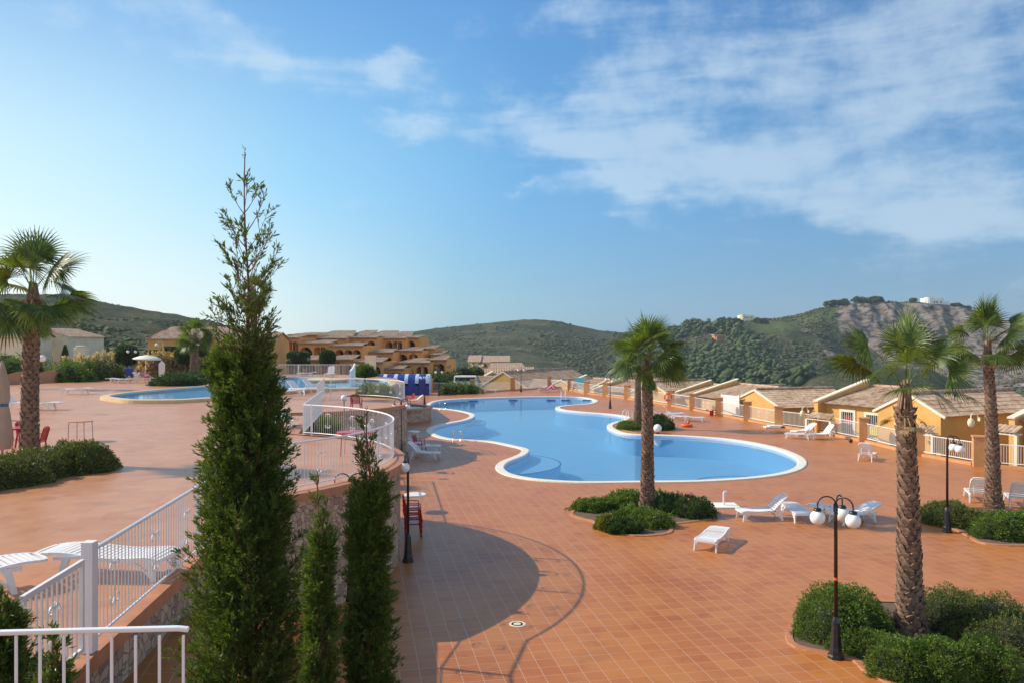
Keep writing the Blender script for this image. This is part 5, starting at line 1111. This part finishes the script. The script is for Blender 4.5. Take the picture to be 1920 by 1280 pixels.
# bed round the centre palm
for lb, bs, h, m_ in (('low juniper like shrub at the left tip of the palm bed', [B(1110, 955, .75, .6), B(1150, 952, .8, .6)], .42, m_bush), ('dark dense shrub right of the centre palm trunk', [B(1255, 958, .8, .8), B(1300, 965, .8, .9)], .68, m_bushd), ('spreading shrub in front of the centre palm trunk', [B(1190, 978, .9, .8), B(1225, 985, .7, .6)], .5, m_bush),
                      ('shrub behind the centre palm trunk', [B(1180, 945, .9, .7), B(1230, 948, .8, .7)], .55, m_bush), ('yellowish little shrub in the palm bed corner', [B(1137, 990, .35, .35)], .42, m_yelleaf), ('low shrub between the yellowish shrub and the palm', [B(1168, 995, .6, .5)], .38, m_bushd)):
    bush('shrub', lb, 'shrub', bs, h, 12000, m_, leaf=.08, seed=len(lb), lump=.25, group='clipped shrubs in the beds')
bush('shrub', 'brownish shrub left of the lamp post at the right of the deck', 'shrub', [B(1780, 978, 1.05, 1.1)], .70, 16000, m_bush2, leaf=.07, seed=5, group='clipped shrubs in the beds')
bush('shrub', 'rounded shrub at the right edge in front of the last palm', 'shrub', [B(1885, 1005, 1.15, .85), B(1930, 1003, .9, .8)], .85, 20000, m_bush, leaf=.07, seed=6, group='clipped shrubs in the beds')
bush('shrub', 'dark rounded shrub at the pool bend by the ball lamp', 'shrub', [B(1237, 803, .95, 1.5)], 1.0, 9000, m_bushd, leaf=.12, seed=7, group='clipped shrubs in the beds')
bush('shrub', 'lower bright shrub at the pool bend left of the palm trunk', 'shrub', [B(1180, 803, .9, 1.2), B(1205, 800, 1.0, 1.4)], .55, 9000, m_bush, leaf=.12, seed=8, group='clipped shrubs in the beds')
def BU(px, py, rx, ry): g = G(px, py, UP); return (g.x, g.y, rx, ry)
bush('shrub', 'large clipped shrub right of the left palm on the upper terrace', 'shrub', [BU(145, 880, 1.05, 1.0)], .76, 24000, m_bush2, z=UP, seed=11, group='clipped shrubs in the beds', leaf=.065)
bush('shrub', 'long clipped shrub at the left edge in front of the left palm', 'shrub', [BU(15, 905, 1.0, 1.0), BU(70, 893, .8, .9), BU(-50, 915, 1, 1)], .72, 34000, m_bush2, z=UP, seed=12, group='clipped shrubs in the beds', leaf=.065)
bush('shrub', 'low dark clipped hedge between the raised pool and the small palm', 'hedge', [BU(330, 722, 2.2, 1.3), BU(375, 718, 2.0, 1.3)], 1.0, 12000, m_bushd, z=UP, seed=13, leaf=.14)
def tree_ball(label, px, py, Y, w, h, z=UP, zc=2.6, box=False):
    x = (px - 960) / F * Y; t = thing('topiary_tree', label, 'tree', (x, Y, z)); MB().tube([(0, 0, 0), (.05, 0, zc - h * .3)], .09, 8).build('trunk', m_bark, t)
    n = 2200; u = unit(rng.normal(size=(n, 3))); q = (np.sign(u) * np.abs(u) ** (.45 if box else .85)) * np.array([w, w, h]) / (1.0 if not box else 1.05) * rng.uniform(.85, 1.04, n)[:, None] + np.array([0, 0, zc])
    MB().sphere((0, 0, zc), 1, 12, 8, (w * .85, w * .85, h * .85)).build('crown_core', m_bushcore, t, True)
    leaves('crown', np.repeat(q, 3, 0), np.repeat(u, 3, 0) + rng.normal(0, .6, (3 * n, 3)), .17, .09, m_bushd, t, .05)
tree_ball('dark round clipped tree behind the twin globe lamp', 238, 680, 82, 1.0, 1.0, zc=2.2)
tree_ball('clipped green tree block left of the orange house', 292, 665, 96, 1.0, .5, zc=2.0, box=True); tree_ball('clipped green tree block in front of the orange house', 322, 662, 96, .95, .75, zc=2.2, box=True)
tree_ball('clipped round tree left of the small palm', 347, 672, 80, .9, .85, zc=2.2); tree_ball('clipped round tree right of the small palm', 376, 665, 88, .85, .75, zc=2.5)
tree_ball('dark clipped tree behind the back railing next to the cypress', 560, 690, 92, 1.2, .95, z=2, zc=2.5, box=True); tree_ball('round dark tree behind the back railing', 614, 690, 92, .85, 1.0, z=2, zc=2.6)
def slim(label, px, Y, h, z):
    x = (px - 960) / F * Y; t = thing('slim_cypress', label, 'tree', (x, Y, z)); MB().tube([(0, 0, 0), (0, 0, h * .9)], .07, 6).build('trunk', m_bark, t); n = 900; u = rng.random(n); a = rng.random(n) * 6.28; r = .38 * np.sin(np.pi * np.clip(u * .85 + .12, 0, 1)) * rng.uniform(.6, 1, n)
    leaves('crown', np.stack([r * np.cos(a), r * np.sin(a), u * h], -1), np.stack([np.cos(a) * .3, np.sin(a) * .3, np.ones(n)], -1), .3, .12, m_bushd, t)
slim('slim dark cypress left against the cream house', 26, 88, 3.2, UP); slim('slim dark cypress at the right corner of the cream house', 122, 90, 3.0, UP)
def hedge_row(label, pts, h, m_, nl=8000, leaf=.2, z=UP, name='shrub', lump=.3): return bush(name, label, 'shrub', [(*((lambda v: (v.x, v.y))(G(px, py, z))), rx, ry) for px, py, rx, ry in pts], h, nl, m_, z=z, leaf=leaf, lump=lump, group='loose shrubs behind the upper terrace')
hedge_row('loose green oleander shrub right of the peach wall', [(128, 715, 2.0, 1.2), (150, 713, 2, 1.2)], 1.7, m_bush); hedge_row('shrub under the pampas plumes', [(175, 712, 1.8, 1.2), (200, 711, 1.8, 1.2)], 1.7, m_bush2)
hedge_row('leafy shrub behind the peach wall at the left edge', [(20, 708, 2.4, 1), (50, 706, 2.5, 1)], 2.0, m_bush); hedge_row('leafy shrub right of the small palm behind the raised pool', [(400, 706, 2.5, 1), (430, 704, 2.5, 1)], 2.0, m_bush)
hedge_row('straw coloured grass mound behind the white board', [(290, 706, 1.6, 1), (325, 705, 2.2, 1), (350, 705, 1.8, 1)], 2.1, m_straw, 12000, .45, lump=.2)
hedge_row('low shrub at the foot of the far fence left of the lamp', [(872, 737, 2.0, 1), (850, 738, 1.6, 1)], 1.4, m_bush, 5000, .2, 0.0); 
for lb, px, Y, w in (('bushy tree behind the end of the apartment blocks', 833, 122, 1.9), ('bushy tree left of the yellow apartments', 868, 140, 1.6), ('small tree in front of the yellow apartments', 888, 150, 1.5), ('dark shrub tree at the foot of the end apartment block', 812, 116, 1.7)):
    x = (px - 960) / F * Y; bush('tree', lb, 'tree', [(x, Y, w, w), (x + w * .6, Y + 1, w * .8, w)], 3.4, 6000, m_bushd, z=-1.6, leaf=.3, seed=px, lump=.3)
def pampas(label, px, py, h, n=9):
    g = GU2(px, py); t = thing('pampas_grass', label, 'grass', g, 0, 'pampas grass with cream plumes'); m_ = 900; a = rng.random(m_) * 6.28; e = rng.uniform(.9, 1.45, m_)
    leaves('blades', np.stack([np.cos(a) * .15, np.sin(a) * .15, np.zeros(m_)], -1), np.stack([np.cos(a) * np.cos(e), np.sin(a) * np.cos(e), np.sin(e)], -1), rng.uniform(1, 1.8, m_), .05, m_bush2, t)
    PP = []; DD = []
    for i in range(n):
        a = rnd.random() * 6.28; r = rnd.uniform(.1, .8); top = h * rnd.uniform(.8, 1.05); q = rng.random((120, 1)); c = np.array([[cos(a) * r, sin(a) * r, top - .8]]) + q * np.array([[cos(a) * .15, sin(a) * .15, .8]])
        PP.append(c + rng.normal(0, .06, (120, 3))); DD.append(rng.normal(0, .35, (120, 3)) + np.array([0, 0, 1]))
    leaves('plumes', np.concatenate(PP), np.concatenate(DD), .25, .07, m_pampas, t)
pampas('pampas grass clump left of the dark round tree', 196, 706, 2.5); pampas('pampas grass clump left of the tallest plumes', 168, 706, 2.2); pampas('pampas grass clump touching the dark round tree', 212, 705, 2.3); pampas('short pampas clump in front of the slim cypress', 134, 704, 2.1, 5)
def spiky(name, label, cat, loc, n, L, wd, mat, el=(.5, 1.5), stem=.4):
    t = thing(name, label, cat, loc); MB().tube([(0, 0, 0), (0, 0, stem)], .12, 8).build('stem', m_boot, t); a = rng.random(n) * 6.28; e = rng.uniform(el[0], el[1], n)
    leaves('leaves', np.stack([np.cos(a) * .05, np.sin(a) * .05, np.full(n, stem)], -1), np.stack([np.cos(a) * np.cos(e), np.sin(a) * np.cos(e), np.sin(e)], -1), rng.uniform(.7, 1, n) * L, wd, mat, t, .02)
g = Vector((-8.6, 36.5, 1.3)); spiky('spiky_palm', 'young upright spiky palm between the two round terraces', 'plant', g, 420, 1.7, .07, m_palm, (.95, 1.5), .35)
g = GU2(684, 714); spiky('spiky_palm', 'bushy stemless palm in front of the white panel at the back of the second terrace', 'plant', (g.x, g.y, UP), 1500, 1.5, .09, m_palm, (.15, 1.5), .3)
for i, (x, y, z, s) in enumerate(((-9.2, 33.2, 1.5, 1.1), (-7.4, 34.2, .8, 1.0), (-10.5, 36.5, 1.8, 1.2), (-8.0, 38.6, .9, .9), (-9.8, 39, 1.4, 1))):
    bush('shrub', ('leafy shrub on the bank right behind the front curved railing', 'lowest leafy shrub on the bank between the terraces', 'tall leafy shrub on the bank by the straight railing', 'shrub under the second terrace wall on the bank', 'upper shrub on the bank next to the second terrace')[i], 'shrub', [(x, y, s, s)], 1.2, 5000, m_bush if i % 2 else m_bush2, z=z - .2, leaf=.09, seed=20 + i, lump=.3)
for i, x_ in enumerate((-9.8, -8.9, -8.3)): bush('shrub', ('left', 'middle', 'right')[i] + ' green shrub seen through the back railing of the second terrace', 'shrub', [(x_, 53.5 - i, .7, .6)], .8, 3000, m_bush, z=UP, leaf=.1, seed=30 + i)

# ---- fan palms
def fan_leaf(base, az, el, pet, blade, droop, nseg=30, wind=(0, 0), roll=0.0):
    "returns quads (m,4,3): petiole and pleated fan"
    d = np.array([cos(az) * cos(el), sin(az) * cos(el), sin(el)]); side = np.array([-sin(az), cos(az), 0]); Q = []
    pts = []; p = np.array(base, float); dd = d.copy(); 
    for i in range(6): pts.append(p.copy()); p = p + dd * pet / 5; dd = unit(dd + np.array([0, 0, -droop * .13]))
    for a, b in zip(pts, pts[1:]): Q.append([a - side * .018, a + side * .018, b + side * .013, b - side * .013])
    c = pts[-1]; d = dd; up = unit(np.cross(side, d)) ; up = up if up[2] > 0 else -up; side, up = side * cos(roll) + up * sin(roll), up * cos(roll) - side * sin(roll); amax = 1.9
    for j in range(nseg):
        ph = -amax + 2 * amax * (j + .5) / nseg; L = blade * (1.0 - .22 * (abs(ph) / amax) ** 2) * rnd.uniform(.9, 1.05); dj = d * cos(ph) + side * sin(ph) + up * (.18 - .42 * (ph / amax) ** 2); dj = unit(dj)
        wv = unit(np.cross(dj, up)); prev = None; q = c.copy(); step = L / 6; dr = dj.copy(); w0 = 2 * amax / nseg
        tw = rnd.uniform(-.5, .5)
        for i in range(7):
            r = i * step; w = min(r * w0 * .52, blade * .45 * w0 * .52) if i < 4 else blade * .45 * w0 * .52 * (1 - (i - 3) / 3.2)
            wv2 = wv * cos(tw * i / 6) + up * sin(tw * i / 6); l, rr = q - wv2 * max(w, .002), q + wv2 * max(w, .002)
            if prev is not None: Q.append([prev[0], prev[1], rr, l])
            prev = (l, rr); q = q + dr * step; g = droop * (.04 + .24 * max(0, i - 1.5) / 3); dr = unit(dr + np.array([wind[0] * .03 * i, wind[1] * .03 * i, -g]))
    return Q
def palm(label, loc, th, rb, rt, nl, pet, blade, seed=1, wind=(0, 0), lean=0.0, skirt=True, ells=(-.5, 1.45), boots=True, droop=1.0, lift=0.0):
    rnd.seed(seed); t = thing('fan_palm', label, 'palm tree', loc, 0, 'fan palms'); 
    def rad(u): return rb + (rt - rb) * min(1, u * 1.25) ** .7 + (.18 * rb * max(0, 1 - u * 12))
    def ax(u): return (lean * u * u, 0.0)
    tr = MB().tube([(*ax(i / 16), th * i / 16) for i in range(17)], [rad(i / 16) * .9 for i in range(17)], 14); tr.build('trunk', m_boot2, t, True)
    if boots:
        V = []; nr = int(th / .125); n = 8
        for r in range(nr):
            u = r / nr; z = th * u; R = rad(u) * .88; ox, oy = ax(u)
            for k in range(n):
                a = 2 * pi * (k + .5 * (r % 2)) / n + rnd.uniform(-.12, .12); w = pi * R / n * rnd.uniform(.95, 1.3); hh = .20 * rnd.uniform(.8, 1.25) * (R / .3) ** .5; o_ = R * rnd.uniform(.13, .30) + (.03 if u > .93 else 0)
                cr, ci = cos(a), sin(a); tx, ty = -ci, cr
                def q(s, zz, out): return (ox + cr * (R + out) + tx * s, oy + ci * (R + out) + ty * s, z + zz)
                b0, b1 = q(-w, 0, 0), q(w, 0, 0); m0, m1 = q(-w * .95, hh * .45, o_ * .75), q(w * .95, hh * .45, o_ * .75); tp = q(rnd.uniform(-.3, .3) * w, hh, o_ * 1.15); tp2 = q(0, hh * .8, o_ * .3); c0 = q(-w, hh * .5, 0); c1_ = q(w, hh * .5, 0)
                V += [[b0, b1, m1, m0], [m0, m1, tp, tp], [m0, tp, tp2, c0], [m1, c1_, tp2, tp]]
                if rnd.random() < .09:   # frayed stub
                    l2 = rnd.uniform(.03, .11); yy = l2 * rnd.uniform(-.6, .6); V.append([q(-.03, hh * .4, 0), q(.03, hh * .4, 0), q(.012, hh * .6 + yy, o_ + l2), q(-.012, hh * .6 + yy, o_ + l2)])
        V = np.array(V); npmesh('leaf_bases', V, np.arange(V.shape[0] * 4).reshape(-1, 4), m_boot, t)
    Q = []; top = (lean, 0, th - .05); 
    for i in range(nl):
        f = i / max(1, nl - 1); el = ells[1] - (ells[1] - ells[0]) * f ** .9; az = i * 2.39996 + rnd.uniform(-.5, .5); el += rnd.uniform(-.25, .25)
        Q += fan_leaf((top[0] + .08 * cos(az), top[1] + .08 * sin(az), top[2] + .25 * (1 - f) + lift * rnd.random()), az, el + rnd.uniform(-.1, .1), pet * rnd.uniform(.85, 1.1), blade * rnd.uniform(.88, 1.1), droop * (.8 + .5 * rnd.random()), wind=wind, roll=rnd.uniform(-1.1, 1.1))
    cs = MB(); n_ = 14
    for i in range(n_):
        a = 6.28 * i / n_ + rnd.uniform(-.2, .2); q_ = rnd.uniform(.25, .45) + lift * .5; cs.bar((top[0] + rt * .85 * cos(a), rt * .85 * sin(a), th - .25), (top[0] + rt * .35 * cos(a + .3), rt * .35 * sin(a + .3), th + q_), .09, .03)
    cs.build('leaf_sheaths', m_boot, t)
    Q = np.array(Q); npmesh('crown', Q, np.arange(len(Q) * 4).reshape(-1, 4), m_palm, t)
    if skirt:
        Q = []
        for i in range(10): az = rnd.random() * 6.28; Q += fan_leaf((top[0] + rt * cos(az), top[1] + rt * sin(az), top[2] - .15), az, rnd.uniform(-.7, .1), rnd.uniform(.2, .45), .16, 1.5, 7)
        Q = np.array(Q); npmesh('dry_stubs', Q, np.arange(len(Q) * 4).reshape(-1, 4), m_straw, t)
    return t
palm('tall fan palm nearest the camera at the right, rising from the clipped shrubs', G(1706, 1188), 5.1, .305, .20, 17, 1.2, .80, 3, (.6, 0), -.12, ells=(.66, 1.45), droop=1.35, lift=.45)
palm('fan palm in the centre with its trunk in front of the pool', G(1214, 958), 5.65, .28, .20, 30, .85, .98, 5, (.2, 0), 0, ells=(.0, 1.45), droop=1.2, lift=.25)
palm('fan palm near the right edge behind the lamp post', G(1862, 950), 6.05, .31, .19, 24, 1.0, .95, 8, (.4, 0), -.22, ells=(.2, 1.5), droop=1.3, lift=.55)
palm('slender fan palm at the pool bend, directly behind the centre palm', G(1196, 803), 6.3, .3, .2, 26, .8, 1.0, 12, ells=(-.7, 1.4))
g = GU2(55, 868); palm('large fan palm at the left edge of the upper terrace', g, 4.8, .25, .21, 29, .9, 1.02, 19, (.3, 0), .12, ells=(-.35, 1.5), lift=.25)
g = GU2(365, 716); palm('small fan palm behind the raised pool by the hedges', g, 3.9, .46, .3, 24, .8, 1.15, 18, ells=(-.6, 1.4))
palm('distant fan palm behind the left palm trunk', (P(62, 600, 60).x, 60, UP), 4.8, .3, .22, 22, .7, 1.0, 21, ells=(-.6, 1.4), boots=False, skirt=False)
palm('fan palm hidden behind the thin top of the big cypress', (P(476, 560, 50).x, 50, UP), 6.5, .3, .22, 20, .6, .8, 25, ells=(-.6, 1.4), boots=False, skirt=False)

# ---- conifers in the foreground
def conifer(label, loc, Ht, prof, nb, nsub, seed, leader=1.5, leafL=.055, dens=9, wsc=1.0):
    """upright cypress: prof(u) gives the crown radius at relative height u; sparse whippy leader on top"""
    rnd.seed(seed); r_ = np.random.default_rng(seed); t = thing('conifer_tree', label, 'cypress', loc, 0, 'young cypresses in the foreground'); tw = MB(); nn_ = 26
    tp = [(.03 * sin(i * .7) * (i / nn_), .02 * cos(i), Ht * i / nn_) for i in range(nn_ + 1)]; MB().tube([(0, 0, min(0, 1.6 - loc[2]))] + tp[1:], [.055 * (1 - i / nn_) ** 1.3 + .005 for i in range(nn_ + 1)], 7).build('trunk', m_bark, t, True)
    PP = []; DD = []; LL = []
    def trunk_at(z):
        i = min(nn_ - 1, max(0, int(z / Ht * nn_))); f = z / Ht * nn_ - i; a, b = tp[i], tp[i + 1]; return np.array([a[k] + (b[k] - a[k]) * f for k in range(3)])
    def spray(p, d, L, n, s=1.0, tuft=1.0):
        "a twig from p along d, clothed with n short cords"
        q = r_.random((n, 1)) ** .8; base = p + d * L * q; dirs = d * .9 + r_.normal(0, .42, (n, 3)); PP.append(base); DD.append(dirs); LL.append(np.full(n, leafL * s) * r_.uniform(.7, 1.3, n))
        m2 = max(2, n // 4); PP.append(np.repeat((p + d * L)[None], m2, 0) + r_.normal(0, .012, (m2, 3))); DD.append(d + r_.normal(0, .25, (m2, 3))); LL.append(np.full(m2, leafL * s * tuft))
    zs = 1 - leader / Ht
    for i in range(nb):
        u = ((i + .5) / nb) ** .92; z = Ht * (.02 + u * .965); top = max(0, (u - zs) / (1 - zs)); keep = 1.0 if top == 0 else 1 - top * .55
        if top > 0 and rnd.random() > .09 + .9 * (1 - top) ** 2.1: continue
        az = i * 2.39996 + rnd.uniform(-.4, .4); R = prof(u) * rnd.uniform(.58, 1.18); rise = .95 if top == 0 else 1.15; o_ = trunk_at(max(0.02, z - R * rise * .62)); d = unit(np.array([cos(az), sin(az), rise * rnd.uniform(.75, 1.2)])); L = R * 1.25
        n = 6; pts = [o_]; dd = d.copy()
        for k in range(n): pts.append(pts[-1] + dd * L / n); dd = unit(dd + np.array([0, 0, .10 + .08 * top]))
        tw.tube([tuple(p) for p in pts], [max(.0025, (.012 if top == 0 else .006) * (1 - k / n) * (.7 + R)) for k in range(n + 1)], 4, False)
        ns = nsub if top == 0 else max(4, int(nsub * (.5 - .25 * top)))
        for s in range(ns):
            f = (.22 if top == 0 else .35) + (.78 if top == 0 else .65) * (s + rnd.random()) / ns; f = min(f, .999); k = int(f * n); p = pts[k] + (pts[k + 1] - pts[k]) * (f * n - k); bd = unit(pts[k + 1] - pts[k]); sd_ = unit(np.cross(bd, r_.normal(size=3)))
            dd = unit(bd * 1.0 + sd_ * rnd.uniform(.45, .95) + np.array([0, 0, .15])); l = L * .36 * (1.1 - f * .6) * rnd.uniform(.6, 1.3); l = max(l, .07)
            if top > 0: tw.tube([tuple(p), tuple(p + dd * l)], .0035, 3, False)
            spray(p + (dd * l * .45 if top > .2 else 0), dd, l * (.6 if top > .2 else 1), dens if top == 0 else 9, 1.0, 1.3)
        spray(pts[-2], unit(pts[-1] - pts[-2]), L / n * 1.3, dens if top == 0 else 16, 1.0 if top == 0 else .8, 1.3)
    spray(trunk_at(Ht * .985), np.array([0, 0, 1.0]), Ht * .02, 14, .8)
    tw.build('branches_or_core', m_bark, t)
    PPc = np.concatenate(PP); LLc = np.concatenate(LL); leaves('foliage', PPc, np.concatenate(DD), LLc, LLc * .23 * wsc, m_cyp, t, .04)
    return t
YB = 8.0; tz_ = P(447, 285, YB); b0 = P(462, 1500, YB); Ht = tz_.z - b0.z
def prof_big(u):
    y = 1500 - u * (1500 - 285); return np.interp(y, [285, 340, 400, 480, 560, 640, 720, 850, 1000, 1150, 1280, 1500], [.04, .20, .36, .40, .41, .38, .38, .46, .55, .61, .67, .7])
conifer('big cypress in the left foreground with a thin bare leader above the horizon', (b0.x, YB, b0.z), Ht, prof_big, 600, 15, 4, leader=2.15, leafL=.05, dens=17)
Y2_ = 7.6; a = P(685, 770, Y2_); b0 = P(692, 1480, Y2_)
conifer('narrow cypress right of the big one, in front of the stone wall', (b0.x, Y2_, b0.z), a.z - b0.z, lambda u: np.interp(1480 - u * 710, [770, 820, 880, 930, 1050, 1200, 1300, 1480], [.03, .13, .19, .22, .245, .27, .30, .31]), 330, 12, 6, leader=.75, leafL=.045, dens=14)
Y3_ = 7.2; a = P(588, 890, Y3_); b0 = P(600, 1440, Y3_)
conifer('slender low cypress between the two bigger ones', (b0.x, Y3_, b0.z), a.z - b0.z, lambda u: np.interp(1440 - u * 550, [890, 950, 1020, 1100, 1200, 1440], [.03, .10, .13, .15, .17, .22]), 210, 11, 8, leader=.6, leafL=.042, dens=12)
Y4_ = 5.5; a = P(14, 1110, Y4_); b0 = P(5, 1450, Y4_)
conifer('dark cypress top at the lower left edge of the picture', (b0.x, Y4_, b0.z), a.z - b0.z, lambda u: np.interp(1450 - u * 340, [1110, 1180, 1250, 1450], [.03, .12, .2, .3]), 150, 10, 9, leader=.25, leafL=.05, dens=9)
a = P(108, 1195, 5.0); b0 = P(104, 1420, 5.0)
conifer('little sparse cypress sprig in front of the foreground railing', (b0.x, 5.0, b0.z), a.z - b0.z, lambda u: np.interp(1420 - u * 225, [1195, 1260, 1420], [.02, .07, .13]), 60, 8, 10, leader=.3, leafL=.045, dens=7)
o = MB().box(-8, -1.6, 3.5, 9.1, 1.2, 1.7).build('planter_ground', m_soil); tag(o, kind='structure')

# ---- single pines on the ridges
def pine(label, px, Y, h, w, seed):
    x = (px - 960) / F * Y; z = float(terrain_z(np.array([x]), np.array([float(Y)]))[0]); t = thing('pine_tree', label, 'pine', (x, Y, z - .5), 0, 'pines along the ridge'); MB().tube([(0, 0, 0), (.2, 0, h * .6)], [.35, .2], 6).build('trunk', m_bark, t); r = random.Random(seed); C = []; R = []
    for q in range(9): C.append((r.gauss(0, w * .3), r.gauss(0, w * .3), h * r.uniform(.35, .85))); R.append(w * r.uniform(.28, .5))
    C, R = np.array(C), np.array(R); P_ = []; D_ = []
    for c, rr in zip(C, R): u = unit(rng.normal(size=(90, 3))); P_.append(c + u * rr * rng.uniform(.7, 1.05, (90, 1))); D_.append(u + rng.normal(0, .5, u.shape))
    leaves('crown', np.concatenate(P_), np.concatenate(D_), 1.3, .9, m_pine, t, .1); blobs('crown_core', C, R * .8, m_pine, .1, .9, None, t)
for i, (px, Y, h, w) in enumerate(((1210, 790, 7, 4), (1259, 785, 10, 5), (1266, 780, 12, 5), (1289, 770, 12, 7), (1298, 765, 12, 6), (1312, 760, 8, 6), (1349, 760, 9, 6), (1356, 755, 9, 6), (1366, 750, 8, 5), (1376, 745, 8, 5), (1384, 745, 6, 4), (1424, 750, 5, 5), (1432, 750, 4, 4),
                                  (1553, 790, 9, 7), (1562, 790, 9, 7), (1574, 790, 8, 7), (1584, 788, 9, 7), (1609, 790, 10, 6), (1618, 790, 8, 7), (1630, 790, 7, 7), (1641, 790, 8, 7), (1651, 790, 7, 6), (1712, 790, 5, 5), (1790, 790, 5, 6), (1802, 790, 5, 5), (1814, 788, 5, 5))):
    if i > 12: h, w = h * .62, w * .75
    pine('%s pine along the ridge counted from the left' % (ORD + ['twenty-first', 'twenty-second', 'twenty-third', 'twenty-fourth', 'twenty-fifth', 'twenty-sixth'])[i], px, Y, h, w, i)

# ---------------------------------------------------------------- sea air
hm = bpy.data.materials.new('haze_air'); hm.use_nodes = True; nt = hm.node_tree; nt.nodes.clear(); pv = nt.nodes.new('ShaderNodeVolumePrincipled'); oo = nt.nodes.new('ShaderNodeOutputMaterial')
pv.inputs['Color'].default_value = (.72, .86, 1, 1); pv.inputs['Density'].default_value = .00014; pv.inputs['Anisotropy'].default_value = .2; nt.links.new(pv.outputs[0], oo.inputs['Volume'])
o = MB().box(-1500, 1500, -150, 1400, -64, 75).build('haze', hm); tag(o, kind='stuff')
